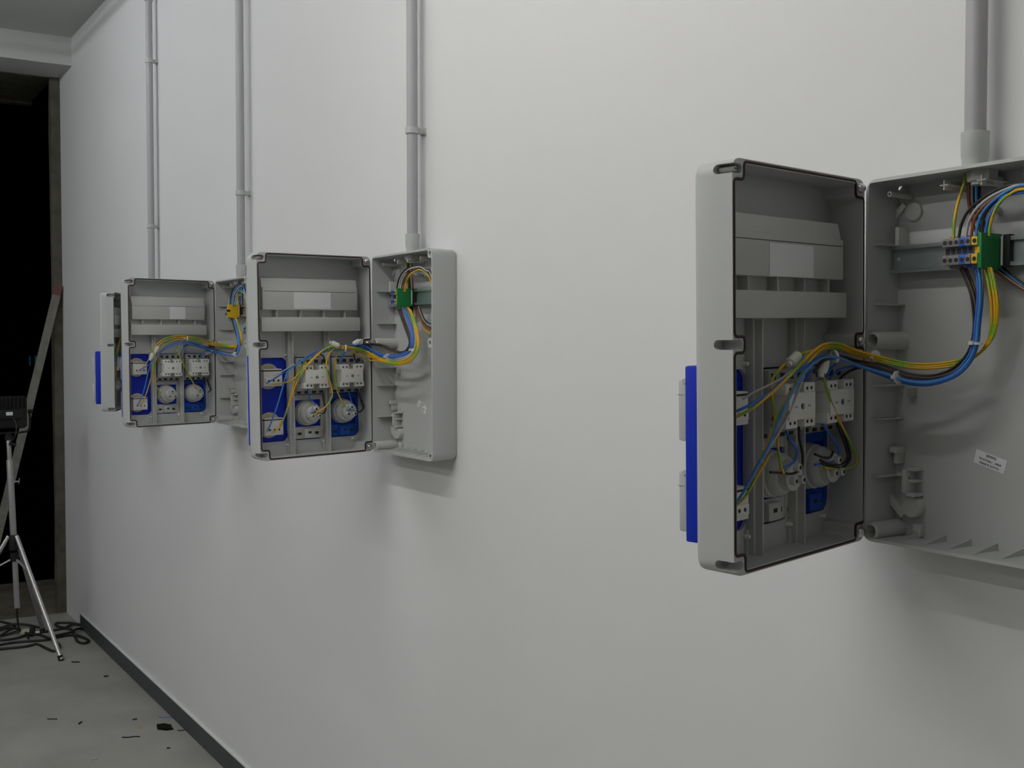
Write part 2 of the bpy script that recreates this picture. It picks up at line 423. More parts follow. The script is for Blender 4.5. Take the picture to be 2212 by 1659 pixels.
def socket_rear(m):
    b = MB()
    b.lathe([(.0300, 0), (.0300, .006), (.0285, .008), (.0285, .014), (.0262, .016), (.0262, .024), (.0225, .029)], (0, -.052, .098), (0, 1, 0), m, 28)
    b.lathe([(.0185, 0), (.0185, .012), (.0165, .014)], (0, -.024, .098), (0, 1, 0), m, 22)
    for a in (90, 210, 330):
        x, z = .0105 * math.cos(math.radians(a)), .098 + .0105 * math.sin(math.radians(a))
        b.lathe([(.0052, 0), (.0052, .007), (.0042, .008)], (x, -.011, z), (0, 1, 0), m, 10)
        b.cyl((x, -.0035, z), (x, -.0026, z), .0026, M_dark, 8)
    return b
ME['socket_rear'] = socket_rear(M_box2).mesh('socket_rear')
def socket_frame(m):
    b = MB()
    for a, c in (((-.042, -.055, .038), (.042, -.048, .066)), ((-.042, -.055, .128), (.042, -.048, .140)), ((-.042, -.055, .05), (-.034, -.047, .135)), ((.034, -.055, .05), (.042, -.047, .135))):
        b.box(a, c, m, .0012)
    b.box((-.014, -.05, .040), (.014, -.040, .062), m, .001)
    b.box((-.004, -.0405, .050), (.004, -.0395, .055), M_dark)
    for sx in (-1, 1):
        b.box((sx * .018, -.0485, .047), (sx * .028, -.0475, .053), M_dark)
    return b
ME['frame_grey'] = socket_frame(M_box2).mesh('frame_grey')
ME['frame_blue'] = socket_frame(M_blue2).mesh('frame_blue')
b = MB()      # rear of a domestic outlet: beige disc, white box with terminals
b.lathe([(.0300, 0), (.0300, .004), (.028, .006)], (0, -.056, 0), (0, 1, 0), M_beige, 26)
b.box((-.024, -.055, -.022), (.024, -.029, .017), M_white, .002)
b.box((-.021, -.032, -.016), (.021, -.0265, -.003), M_white, .001)
for x in (-.012, 0, .012): b.cyl((x, -.0272, -.0095), (x, -.0262, -.0095), .0026, M_dark, 8)
b.box((-.0245, -.050, .012), (.0245, -.0285, .0145), M_dark)
ME['outlet_rear'] = b.mesh('outlet_rear')

# --- base fittings (box frame: x from hinge, y = -distance from wall, z up)
b = MB(); b.lathe([(.0125, 0), (.0125, .0035), (.0115, .0045)], (.029, -.0035, .424), (0, -1, 0), M_box2, 22); ME['knockout_disc'] = b.mesh('knockout_disc')
b = MB(); b.lathe([(.0145, 0), (.0145, .010), (.0135, .012)], (.037, -.0035, .044), (0, -1, 0), M_box2, 22); ME['knockout_disc_low'] = b.mesh('knockout_disc_low')
b = MB(); b.box((-.016, -.009, -.0045), (.016, -.003, .0045), M_box2, .002, rot=Matrix.Rotation(math.radians(-42), 3, 'Y')); ME['slot_cover'] = b.mesh('slot_cover')
b = MB(); b.box((-.018, -.015, -.006), (.018, -.003, .006), M_box2, .003, rot=Matrix.Rotation(math.radians(41), 3, 'Y')); ME['slot_cover_low'] = b.mesh('slot_cover_low')
b = MB(); b.lathe([(.0045, 0), (.0035, .040)], (0, -.004, 0), (0, -1, 0), M_box2, 12); b.cyl((0, -.0435, 0), (0, -.0445, 0), .0014, M_dark, 8); ME['screw_boss'] = b.mesh('screw_boss')
b = MB()
b.box((-.0006, -.046, -.006), (.0006, -.004, .006), M_white); b.box((-.006, -.046, -.0006), (.006, -.004, .0006), M_white); ME['cross_rib'] = b.mesh('cross_rib')
b = MB(); b.box((-.003, -.024, -.012), (.003, -.0035, .012), M_box2, .001); ME['rail_post'] = b.mesh('rail_post')
b = MB(); b.box((.004, -.052, -.0008), (.016, -.0035, .0008), M_box2); ME['side_rib'] = b.mesh('side_rib')
b = MB(); b.add([(-.0008, -.0035, 0), (-.0008, -.0035, .009), (-.0008, -.050, 0), (.0008, -.0035, 0), (.0008, -.0035, .009), (.0008, -.050, 0)], [[0, 1, 2], [3, 5, 4], [0, 3, 4, 1], [1, 4, 5, 2], [0, 2, 5, 3]], M_box2); ME['gusset'] = b.mesh('gusset')
b = MB()
b.box((.020, -.022, .083), (.034, -.0035, .087), M_box2, .0006); b.box((.030, -.024, .062), (.036, -.0035, .092), M_box2, .0006)
b.box((.036, -.022, .091), (.048, -.0035, .0945), M_box2, .0006); b.box((.036, -.020, .076), (.046, -.0035, .0795), M_box2, .0006); b.box((.034, -.022, .058), (.048, -.0035, .062), M_box2, .0006)
b.cyl((.0385, -.0205, .0815), (.0385, -.0200, .0815), .0012, M_dark, 6); ME['clip_bracket'] = b.mesh('clip_bracket')
b = MB(); b.box((.008, -.022, .112), (.020, -.0035, .120), M_box2, .001); b.box((.012, -.018, .098), (.018, -.0035, .113), M_box2, .001); ME['small_hook'] = b.mesh('small_hook')
b = MB(); b.box((.026, -.012, .185), (.036, -.0035, .197), M_greyp, .001); ME['pad'] = b.mesh('pad')
b = MB(); b.box((.038, -.012, .006), (.050, -.0035, .022), M_box2, .001); ME['pad_low'] = b.mesh('pad_low')
b = MB(); b.lathe([(.0120, 0), (.0112, .055), (.0085, .0575), (.0078, .0570), (.0072, .040)], (.0115, -.0035, 0), (0, -1, 0), M_box2, 20); ME['hinge_boss'] = b.mesh('hinge_boss')
b = MB()     # hat-section rail
for z0, z1, y0, y1 in ((.3450, .3495, -.0225, -.0210), (.3755, .3800, -.0225, -.0210), (.3485, .3765, -.0165, -.0150), (.3485, .3500, -.0225, -.015), (.3750, .3765, -.0225, -.015)):
    b.box((.008, y0, z0), (BW - .008, y1, z1), M_zinc)
ME['din_rail'] = b.mesh('din_rail')
b = MB(); b.box((.006, -.0155, .352), (.018, -.0035, .373), M_box2, .001); b.cyl((.0135, -.0150, .3620), (.0135, -.0185, .3620), .0032, M_steel, 10); ME['rail_support'] = b.mesh('rail_support')
def terminal(wd, m, m2=None):
    b = MB(); w2 = wd - .0003
    b.box((0, -.046, .3440), (w2, -.018, .3825), m, .0004)
    b.box((0, -.060, .3475), (w2, -.045, .3585), m, .0004); b.box((0, -.060, .3690), (w2, -.045, .3790), m, .0004)
    b.box((0, -.054, .3580), (w2, -.045, .3695), m if m2 is None else m2, .0004)
    for z in (.353, .374): b.cyl((wd / 2, -.0597, z), (wd / 2, -.0604, z), .0027, M_dark, 10)
    b.box((.001, -.0546, .3605), (w2 - .001, -.0538, .3670), m if m2 else M_dark)
    return b
ME['t_grey'] = terminal(.0078, M_tgrey).mesh('t_grey')
ME['t_blue'] = terminal(.0078, M_tblue).mesh('t_blue')
ME['t_yel'] = terminal(.0080, M_yel, M_beige).mesh('t_yel')
def end_plate(m, notch):
    b = MB()
    b.box((0, -.0600, .3420), (.0050, -.020, .3830), m, .0008); b.box((0, -.0605, .3595), (.0051 if notch else .0030, -.052, .3665), M_dark if notch else M_yel)
    b.box((0.0010, -.052, .3405), (.0052, -.030, .3430), m)
    return b
ME['end_green'] = end_plate(M_grn, False).mesh('end_green'); ME['end_yellow'] = end_plate(M_yel, True).mesh('end_yellow')
b = MB(); b.box((0, -.025, .346), (.0025, -.0150, .380), M_white, .0005); b.box((.0025, -.024, .344), (.011, -.015, .382), M_black, .0005); ME['end_clamp'] = b.mesh('end_clamp')
b = MB(); b.lathe([(.0175, 0), (.0175, .010), (.016, .012)], (.145, -.030, .4585), (0, 0, -1), M_box2, 6); b.lathe([(.0125, 0), (.0125, .016)], (.145, -.030, .4585), (0, 0, -1), M_box2, 18); ME['gland_nut'] = b.mesh('gland_nut')

def text_mesh(body, size, m, bold=False):
    c = bpy.data.curves.new('t', 'FONT'); c.body = body; c.size = size; c.align_x = 'CENTER'; c.align_y = 'CENTER'; c.extrude = 0.00008; c.resolution_u = 2
    if bold: c.offset = size * 0.02
    o = bpy.data.objects.new('t', c); COL.objects.link(o)
    dg = bpy.context.evaluated_depsgraph_get(); dg.update()
    me = bpy.data.meshes.new_from_object(o.evaluated_get(dg)); bpy.data.objects.remove(o)
    me.materials.clear(); me.materials.append(m)
    return me

# wires: colour, radius in mm, points in mm (x from hinge, y towards the room as negative, z from the bottom of the box)
WIRES = {
 0: [
  ("blu",1.75,[[19.5,-70.7,309.5],[27.5,-74.0,280.0],[33.5,-76.6,251.0],[36.3,-77.8,230.7],[36.9,-78.0,223.3],[34.8,-77.1,224.6],[32.5,-76.2,230.4],[45.0,-81.5,251.5],[82.1,-97.2,261.6],[115.6,-111.5,262.8],[149.2,-125.7,253.6],[172.7,-137.9,238.8],[192.6,-150.7,214.1],[206.5,-160.9,191.0],[227.4,-182.9,173.6]]),
  ("lbl",1.75,[[21.4,-71.4,307.5],[29.3,-74.8,278.2],[35.3,-77.4,249.2],[38.1,-78.5,229.0],[38.8,-78.8,221.6],[36.7,-77.9,222.9],[34.5,-77.0,228.5],[43.9,-81.0,245.5],[81.0,-96.8,257.1],[114.6,-111.1,256.9],[151.1,-126.6,246.3],[176.9,-141.9,228.7],[198.4,-153.1,202.5],[209.5,-162.2,166.3],[217.9,-167.9,123.1],[224.2,-177.1,86.9],[231.9,-186.9,62.5]]),
  ("lbl",1.75,[[20.4,-71.0,306.3],[28.3,-74.4,276.9],[34.4,-77.0,247.9],[37.1,-78.1,227.6],[37.8,-78.4,220.3],[35.7,-77.5,221.5],[33.5,-76.6,227.3],[44.8,-81.4,244.0],[82.4,-97.4,252.7],[101.1,-111.8,243.6],[103.0,-121.3,219.9]]),
  ("blu",1.75,[[22.3,-71.8,305.7],[30.2,-75.2,276.4],[36.2,-77.7,247.4],[39.0,-78.9,227.3],[39.7,-79.2,219.9],[37.6,-78.3,221.1],[35.4,-77.4,226.8],[27.3,-74.0,235.1],[33.5,-87.4,226.0],[35.3,-96.9,209.4]]),
  ("blk",1.6,[[21.7,-71.6,288.0],[28.1,-74.3,258.8],[32.4,-76.1,237.1],[33.0,-76.4,229.7],[32.0,-76.0,232.5],[50.0,-83.6,252.9],[84.5,-98.2,258.6],[101.1,-111.8,249.5]]),
  ("dbr",1.6,[[23.6,-72.4,287.9],[30.0,-75.1,258.8],[34.2,-76.9,237.0],[33.0,-76.4,229.7],[32.0,-76.0,232.5],[50.0,-83.6,252.9],[84.5,-98.2,258.6],[101.1,-111.8,249.5]]),
  ("yg",1.75,[[20.5,-71.1,340.7],[27.3,-73.9,315.3],[30.1,-75.1,290.5],[27.7,-74.1,267.5],[25.1,-73.0,255.9],[23.2,-72.2,253.1],[23.3,-72.2,256.0],[19.3,-70.5,265.2],[53.3,-85.0,273.7],[91.6,-101.3,280.6],[128.0,-116.7,283.1],[159.9,-130.3,276.8],[184.2,-140.6,262.1],[198.9,-149.0,243.0],[205.5,-156.2,219.9],[212.1,-163.3,199.6],[224.6,-181.7,172.1]]),
  ("yg",1.75,[[22.3,-71.8,337.5],[29.1,-74.7,312.3],[31.8,-75.9,287.6],[29.5,-74.9,264.5],[26.9,-73.8,253.0],[25.1,-73.0,250.1],[25.2,-73.0,253.1],[52.2,-84.5,267.8],[93.6,-102.1,276.2],[131.5,-118.2,277.2],[161.9,-131.1,268.1],[183.2,-140.2,251.9],[193.2,-146.6,224.3],[198.7,-151.2,188.0],[195.7,-152.0,151.7],[185.4,-149.8,122.4],[172.7,-142.3,100.3]]),
  ("yg",1.75,[[23.2,-72.2,334.5],[29.9,-75.1,309.4],[32.7,-76.2,284.7],[30.3,-75.2,261.7],[27.8,-74.2,250.1],[26.0,-73.4,247.2],[26.1,-73.4,250.1],[51.1,-84.1,263.3],[92.6,-101.7,270.3],[127.4,-116.5,271.4],[158.0,-129.5,259.3],[175.7,-139.1,243.2],[186.8,-148.2,209.7],[197.9,-157.3,158.9],[210.2,-169.0,101.1],[220.5,-182.1,63.5]]),
  ("gy",1.6,[[113.6,-110.6,253.9],[119.7,-115.5,234.7],[115.3,-113.5,214.0],[102.0,-107.9,187.4],[80.6,-100.9,150.1],[62.1,-95.2,119.9],[51.1,-92.8,109.2]]),
  ("yg",1.7,[[112,-46,340],[118,-48,300],[112,-50,262],[96,-52,248],[80,-56,246]]),
  ("blu",1.7,[[106,-46,340],[110,-48,300],[104,-50,258],[90,-52,244],[76,-56,242]])],
 1: [
  ("blu",1.75,[[131.1,-46.0,336.3],[155.6,-47.0,309.6],[181.3,-50.0,280.2],[198.1,-53.0,251.2],[190.5,-58.0,231.0],[168.4,-64.0,223.6],[132.8,-70.0,224.9],[96.4,-76.0,230.6],[13.2,-74.9,238.3],[20.9,-107.5,251.8],[28.2,-147.1,262.2],[34.6,-183.0,263.6],[39.0,-219.5,254.7],[41.2,-246.3,240.1],[42.7,-270.0,215.5],[42.7,-287.4,192.5],[37.4,-317.4,175.3]]),
  ("lbl",1.75,[[140.0,-46.0,334.4],[164.4,-47.0,307.7],[189.9,-50.0,278.4],[206.7,-53.0,249.5],[199.1,-58.0,229.3],[177.2,-64.0,221.9],[141.7,-70.0,223.2],[105.6,-76.0,228.8],[11.0,-74.2,233.8],[18.7,-106.9,245.8],[26.0,-146.5,257.7],[32.4,-182.5,257.7],[37.6,-222.1,247.4],[40.5,-252.0,230.0],[44.2,-276.2,204.0],[43.5,-290.7,167.9],[43.9,-301.2,124.7],[40.3,-312.0,88.6],[37.0,-324.1,64.3]]),
  ("lbl",1.75,[[135.5,-46.0,333.1],[159.9,-47.0,306.4],[185.6,-50.0,277.1],[202.3,-53.0,248.2],[194.7,-58.0,227.9],[172.8,-64.0,220.6],[137.2,-70.0,221.8],[100.9,-76.0,227.5],[8.8,-73.6,232.2],[15.0,-108.8,244.3],[20.5,-149.4,253.3],[19.9,-173.1,244.4],[13.4,-180.3,220.7]]),
  ("blu",1.75,[[144.4,-46.0,332.5],[168.7,-47.0,305.9],[194.2,-50.0,276.6],[211.0,-53.0,247.7],[203.4,-58.0,227.6],[181.6,-64.0,220.2],[146.2,-70.0,221.4],[110.1,-76.0,227.1],[6.2,-71.2,229.2],[6.8,-91.2,235.3],[-0.4,-104.2,226.3],[-6.9,-111.4,209.7]]),
  ("blk",1.6,[[107.4,-44.0,343.3],[127.7,-45.0,317.9],[162.4,-48.0,288.2],[185.1,-50.0,259.0],[180.3,-56.0,237.3],[158.2,-62.0,229.9],[119.4,-70.0,232.7],[13.2,-74.9,242.8],[20.2,-113.3,253.3],[24.9,-150.6,259.2],[19.9,-173.0,250.3]]),
  ("dbr",1.6,[[116.4,-44.0,343.1],[136.6,-45.0,317.8],[171.2,-48.0,288.1],[193.8,-50.0,259.0],[189.1,-56.0,237.3],[158.2,-62.0,229.9],[119.4,-70.0,232.7],[13.2,-74.9,242.8],[20.2,-113.3,253.3],[24.9,-150.6,259.2],[19.9,-173.0,250.3]]),
  ("yg",1.75,[[154.9,-48.0,340.8],[183.6,-49.0,315.5],[201.8,-48.0,290.7],[199.7,-46.0,267.7],[179.2,-48.0,256.1],[136.4,-56.0,253.3],[94.1,-66.0,256.2],[18.4,-79.3,265.3],[26.8,-115.2,274.1],[34.4,-156.2,281.3],[41.5,-195.1,284.0],[45.6,-229.8,278.0],[47.7,-256.5,263.4],[47.7,-273.9,244.5],[45.9,-283.6,221.4],[44.1,-293.3,201.2],[36.7,-314.4,173.8]]),
  ("yg",1.75,[[163.6,-48.0,337.7],[192.2,-49.0,312.5],[210.3,-48.0,287.8],[208.3,-46.0,264.7],[187.8,-48.0,253.2],[145.3,-56.0,250.3],[103.2,-66.0,253.3],[16.2,-78.7,259.3],[24.6,-114.6,268.2],[33.0,-158.8,276.9],[40.4,-199.3,278.2],[44.1,-232.4,269.3],[45.6,-256.0,253.2],[46.3,-268.0,225.7],[46.0,-275.4,189.5],[43.6,-273.7,153.2],[39.3,-264.3,123.8],[37.9,-249.8,101.6]]),
  ("yg",1.75,[[168.0,-48.0,334.7],[196.5,-49.0,309.6],[214.5,-48.0,284.9],[212.5,-46.0,261.9],[192.1,-48.0,250.3],[149.7,-56.0,247.4],[107.7,-66.0,250.3],[14.0,-78.0,254.8],[22.4,-113.9,263.7],[30.8,-158.2,271.0],[37.5,-195.5,272.3],[41.2,-228.8,260.5],[42.0,-249.4,244.5],[41.3,-263.9,211.1],[40.6,-278.6,160.4],[38.5,-295.8,102.7],[34.1,-312.1,65.2]]),
  ("gy",1.6,[[30.2,-181.9,254.7],[28.0,-190.3,235.6],[27.0,-185.7,214.9],[23.7,-171.8,188.2],[16.7,-150.7,150.7],[10.4,-132.6,120.4],[5.9,-122.4,109.6]]),
  ("gry",1.2,[[4.2,-62.9,236.7],[3.0,-84.0,229.2],[-7.0,-102.3,214.2]]),
  ("blk",1.4,[[-10.0,-89.8,144.7],[-7.4,-83.2,123.5],[-6.3,-79.1,108.3],[-2.2,-88.1,99.6]]),
  ("blk",1.4,[[-10.6,-87.2,144.6],[-8.2,-79.9,123.4],[-7.1,-75.7,108.2],[-2.2,-88.1,99.6]]),
  ("blk",1.8,[[100.8,-46.0,380.3],[105.8,-46.0,402.3],[124.4,-46.0,426.5],[160.3,-46.0,441.0],[203.9,-46.0,443.4],[236,-44,428],[248,-40,393],[244,-36,348],[220,-32,313],[186,-30,306]]),
  ("lbl",1.8,[[114.3,-46.0,379.9],[119.3,-46.0,401.8],[137.7,-46.0,423.1],[169.0,-46.0,436.3],[212.5,-46.0,440.1],[234,-44,424],[246,-40,389],[242,-36,344],[218,-32,309],[184,-30,302]]),
  ("gry",1.8,[[124.8,-45.0,379.6],[129.8,-45.0,401.4],[148.0,-45.0,419.7],[179.1,-45.0,433.0],[218.1,-45.0,437.0],[232,-44,420],[244,-40,385],[240,-36,340],[216,-32,305],[182,-30,298]]),
  ("blu",1.8,[[126.3,-44.0,379.6],[135.7,-44.0,401.2],[153.9,-44.0,419.5],[189.1,-44.0,429.7],[230,-44,416],[242,-40,381],[238,-36,336],[214,-32,301],[180,-30,294]]),
  ("gy",1.8,[[157.3,-47.0,378.6],[162.1,-47.0,395.9],[171.4,-47.0,415.9],[193.4,-47.0,423.7],[228,-44,412],[240,-40,377],[236,-36,332],[212,-32,297],[178,-30,290]]),
  ("blk",1.7,[[134.2,-28.0,450.1],[127.9,-26.0,431.3],[115.7,-22.0,409.8],[96.0,-14.0,381.1],[93.9,-12.0,351.5]]),
  ("blu",1.7,[[147.4,-28.0,449.4],[141.1,-26.0,430.8],[128.9,-22.0,409.3],[109.4,-14.0,380.7],[107.3,-12.0,351.1]]),
  ("gry",1.7,[[160.5,-28.0,448.8],[154.2,-26.0,430.2],[142.1,-22.0,408.8],[122.6,-14.0,380.3],[120.5,-12.0,350.8]]),
  ("dbr",1.7,[[169.1,-28.0,448.4],[162.9,-26.0,429.8],[150.8,-22.0,408.5],[131.4,-14.0,380.0],[129.3,-12.0,350.6]])],
 2: [
  ("blu",1.75,[[130.2,-46.0,336.7],[150.9,-46.0,313.0],[168.6,-47.0,289.6],[174.9,-48.0,262.4],[166.6,-52.0,242.5],[136.8,-58.0,231.9],[91.9,-64.0,229.5],[54.7,-72.0,234.7],[14.2,-75.4,246.1],[16.8,-104.0,253.7],[18.5,-140.2,250.5],[22.4,-176.7,246.2],[22.9,-205.6,240.9],[23.4,-234.1,228.3],[23.9,-262.4,209.5],[24.0,-301.2,185.8],[20.8,-331.6,167.5]]),
  ("lbl",1.75,[[137.2,-46.0,334.3],[157.7,-46.0,310.7],[175.4,-47.0,287.3],[181.7,-48.0,260.2],[173.5,-52.0,240.3],[143.8,-58.0,229.7],[99.1,-64.0,227.3],[62.1,-72.0,232.4],[12.1,-74.4,243.9],[14.6,-103.1,248.3],[16.4,-139.3,244.0],[21.0,-193.4,237.7],[24.4,-240.2,220.9],[26.8,-268.0,206.4],[27.7,-286.1,190.9],[27.1,-294.9,162.8],[25.1,-307.5,121.3],[21.2,-321.6,79.9],[18.4,-329.4,59.1]]),
  ("blu",1.75,[[141.8,-46.0,332.7],[162.3,-46.0,309.1],[179.9,-47.0,285.8],[186.2,-48.0,258.7],[178.0,-52.0,238.9],[148.4,-58.0,228.3],[103.9,-64.0,225.8],[67.0,-72.0,231.0],[9.9,-73.4,240.6],[10.2,-101.1,243.9],[6.2,-126.5,240.7],[-0.5,-135.3,232.0],[-5.6,-141.4,213.5]]),
  ("blu",1.75,[[134.8,-46.0,332.2],[155.4,-46.0,308.5],[173.2,-47.0,285.2],[179.4,-48.0,258.0],[171.2,-52.0,238.1],[141.4,-58.0,227.5],[96.7,-64.0,225.0],[59.6,-72.0,230.1],[7.3,-69.7,241.7],[7.0,-93.6,241.7],[-1.0,-106.7,231.9],[-10.1,-100.2,215.3]]),
  ("blk",1.7,[[104.8,-45.0,336.0],[123.4,-45.0,312.1],[143.8,-46.0,288.5],[163.9,-47.0,260.9],[159.8,-52.0,243.1],[130.5,-56.0,235.6],[102.4,-62.0,240.8],[74.5,-72.0,250.5],[13.8,-72.8,254.8],[11.8,-98.2,252.6],[4.6,-116.3,246.1]]),
  ("dbr",1.7,[[111.8,-45.0,334.7],[130.4,-45.0,310.9],[150.7,-46.0,287.3],[170.7,-47.0,259.9],[166.6,-52.0,242.1],[137.5,-56.0,234.6],[109.5,-62.0,239.8],[81.8,-72.0,249.4],[13.2,-68.9,253.7],[11.2,-94.3,251.5],[4.0,-112.5,245.0]]),
  ("dbr",1.7,[[116.6,-45.0,337.8],[135.1,-45.0,314.0],[155.3,-46.0,290.4],[175.3,-47.0,263.0],[171.2,-52.0,245.2],[142.2,-56.0,237.8],[114.3,-62.0,243.0],[86.7,-72.0,252.6],[12.8,-66.2,257.0],[10.8,-91.7,254.8],[3.6,-109.9,248.3]]),
  ("yg",1.75,[[159.5,-48.0,338.6],[183.7,-50.0,315.0],[200.8,-52.0,289.8],[213.0,-55.0,258.7],[209.1,-60.0,236.0],[180.1,-66.0,220.3],[131.1,-74.0,215.6],[75.3,-82.0,223.6],[19.3,-81.4,237.3],[22.6,-115.0,246.1],[23.9,-148.4,250.5],[24.5,-177.6,251.5],[25.1,-206.5,233.5],[28.0,-237.3,206.2],[27.3,-258.4,176.9],[25.5,-272.4,143.5],[23.5,-285.1,107.0],[17.7,-299.6,68.4],[16.6,-317.9,56.5]]),
  ("yg",1.75,[[166.3,-48.0,335.3],[190.4,-50.0,311.7],[207.4,-52.0,286.6],[219.6,-55.0,255.6],[215.8,-60.0,233.0],[186.9,-66.0,217.3],[138.1,-74.0,212.6],[82.6,-82.0,220.5],[17.1,-80.4,233.0],[20.4,-114.1,242.9],[21.7,-147.5,247.2],[25.1,-181.3,248.3],[25.1,-206.5,235.6],[25.6,-235.2,211.4],[25.2,-257.5,187.4],[22.5,-278.7,170.8],[18.2,-315.5,165.1]]),
  ("yg",1.75,[[173.1,-48.0,333.0],[197.1,-50.0,309.5],[214.1,-52.0,284.5],[226.2,-55.0,253.5],[222.4,-60.0,231.0],[193.7,-66.0,215.3],[145.1,-74.0,210.6],[89.9,-82.0,218.4],[14.9,-79.4,227.5],[18.2,-113.1,240.7],[21.3,-145.0,245.1],[22.7,-166.5,246.2],[23.6,-184.2,229.1],[24.4,-189.3,207.8],[23.6,-184.5,182.1],[20.1,-175.1,156.1],[17.7,-173.0,134.5],[17.7,-185.9,113.4],[18.7,-204.7,101.1],[21.5,-221.8,92.2]]),
  ("yg",1.75,[[168.6,-48.0,331.0],[192.6,-50.0,307.5],[209.6,-52.0,282.4],[221.8,-55.0,251.5],[217.9,-60.0,228.9],[189.2,-66.0,213.1],[140.4,-74.0,208.4],[85.0,-82.0,216.2],[12.1,-74.5,217.6],[10.6,-90.6,225.3],[6.9,-105.5,233.0],[9.8,-136.4,240.7],[12.7,-166.8,240.8],[25.1,-181.3,248.3],[18.0,-187.5,239.8],[18.4,-215.1,235.6],[21.1,-244.5,210.3],[21.8,-261.7,181.0],[22.0,-275.4,137.1],[19.9,-288.2,95.4],[15.8,-300.0,70.4]]),
  ("gy",1.7,[[13.2,-157.7,239.7],[16.0,-162.6,216.0],[16.5,-165.3,186.0],[15.7,-160.5,153.6],[11.9,-149.6,129.4],[5.4,-133.9,109.2]]),
  ("gry",1.4,[[29.0,-268.8,210.7],[27.0,-294.6,195.2],[22.5,-317.0,183.9]]),
  ("lbl",1.6,[[7.2,-132.9,239.6],[-0.1,-137.9,224.4],[-7.9,-139.2,204.7]]),
  ("blk",1.6,[[3.8,-111.2,235.2],[-5.4,-104.7,220.9],[-15.3,-93.0,210.8]]),
  ("blk",1.5,[[9.9,-200.2,233.4],[5.8,-187.0,224.7],[2.6,-192.6,209.7]]),
  ("blk",1.5,[[-10.3,-99.3,149.3],[-7.8,-89.8,125.0],[-6.8,-83.1,105.0],[-3.0,-94.5,95.6],[-0.5,-110.0,97.3]]),
  ("blk",1.5,[[-10.9,-95.4,149.2],[-8.4,-85.9,124.8],[-7.3,-79.9,104.8],[-3.0,-94.5,93.6],[-0.5,-110.0,97.3]]),
  ("blk",1.5,[[2.3,-190.6,149.4],[8.0,-188.6,121.6],[9.4,-184.7,103.3],[12.8,-193.1,95.1],[14.8,-205.3,95.6]]),
  ("blu",1.5,[[6.4,-228.8,154.6],[12.1,-226.7,133.5],[9.8,-212.2,118.0],[11.6,-210.8,101.0],[20.1,-225.7,96.5]]),
  ("blu",1.5,[[-11.2,-119.2,147.5],[-10.0,-113.9,127.7],[-6.6,-109.5,107.9],[4.2,-126.3,98.0]]),
  ("blk",1.8,[[102.3,-46.0,374.4],[102.4,-46.0,389.4],[114.3,-46.0,408.0],[135.5,-46.0,421.7],[167.6,-46.0,429.2],[210.1,-46.0,427.8],[242.8,-46.0,419.7],[264,-46,414],[282,-42,374],[278,-38,326],[252,-36,300],[210,-32,310],[176,-28,342]]),
  ("gry",1.8,[[113.7,-47.0,374.0],[113.8,-47.0,388.8],[125.7,-47.0,407.4],[146.6,-47.0,419.9],[178.6,-47.0,426.5],[218.6,-47.0,426.2],[249.0,-47.0,416.3],[262,-46,412],[280,-42,372],[276,-38,324],[250,-36,298],[208,-32,308],[174,-28,340]]),
  ("dbr",1.8,[[123.8,-45.0,373.6],[123.9,-45.0,388.4],[135.7,-45.0,403.7],[156.5,-45.0,416.3],[188.2,-45.0,422.9],[223.6,-45.0,420.9],[262,-46,406],[280,-42,366],[276,-38,318],[250,-36,292],[208,-32,302],[174,-28,334]]),
  ("brn",1.8,[[131.2,-44.0,373.3],[131.3,-44.0,390.3],[143.0,-44.0,403.4],[168.2,-44.0,415.7],[199.6,-44.0,420.2],[228.2,-44.0,415.5],[258,-46,402],[276,-42,362],[272,-38,314],[246,-36,288],[204,-32,298],[170,-28,330]]),
  ("yg",1.8,[[147.9,-49.0,374.6],[150.3,-49.0,389.2],[161.9,-49.0,404.4],[184.6,-49.0,415.7],[215.8,-49.0,420.1],[244.1,-49.0,413.5],[261.2,-49.0,403.4],[266,-46,392],[284,-42,352],[280,-38,304],[254,-36,278],[212,-32,288],[178,-28,320]]),
  ("yg",1.8,[[114.5,-28.0,463.9],[110.5,-26.0,451.5],[102.5,-22.0,425.4],[95.3,-16.0,393.8],[94.3,-12.0,356.2],[107.3,-14.0,318.2]]),
  ("dbr",1.8,[[121.5,-28.0,463.5],[117.5,-26.0,451.0],[109.5,-22.0,425.0],[102.3,-16.0,393.5],[101.3,-12.0,356.0],[114.3,-14.0,318.0]]),
  ("blk",1.8,[[128.4,-28.0,463.0],[124.4,-26.0,450.6],[116.5,-22.0,424.6],[109.3,-16.0,393.1],[108.3,-12.0,355.8],[121.2,-14.0,317.9]]),
  ("gry",1.8,[[135.3,-28.0,462.5],[131.4,-26.0,450.1],[123.5,-22.0,424.2],[116.3,-16.0,392.8],[115.3,-12.0,355.5],[128.1,-14.0,317.7]]),
  ("brn",1.8,[[142.2,-28.0,462.0],[138.3,-26.0,449.7],[130.4,-22.0,423.8],[123.2,-16.0,392.5],[122.2,-12.0,355.3],[135.0,-14.0,317.6]])],
 3: [
  ("yg",1.9,[[121.2,-30.0,460.4],[122.2,-32.0,447.4],[117.1,-36.0,425.5],[118.1,-44.0,402.6],[118.6,-46.0,384.2],[118.7,-46.0,376.4]]),
  ("brn",1.8,[[124.2,-28.0,461.3],[125.1,-28.0,444.6],[122.5,-24.0,428.5],[123.8,-22.0,412.9],[124.8,-12.0,389.9],[133.8,-10.0,367.0],[148.1,-12.0,343.7],[230,-20,300],[262,-30,320],[275,-34,360]]),
  ("gry",1.8,[[125.8,-24.0,461.4],[126.7,-24.0,444.7],[124.1,-20.0,428.6],[124.8,-18.0,413.0],[128.6,-12.0,389.6],[137.6,-10.0,366.7],[151.8,-12.0,343.5],[230,-20,300],[262,-30,320],[275,-34,360]]),
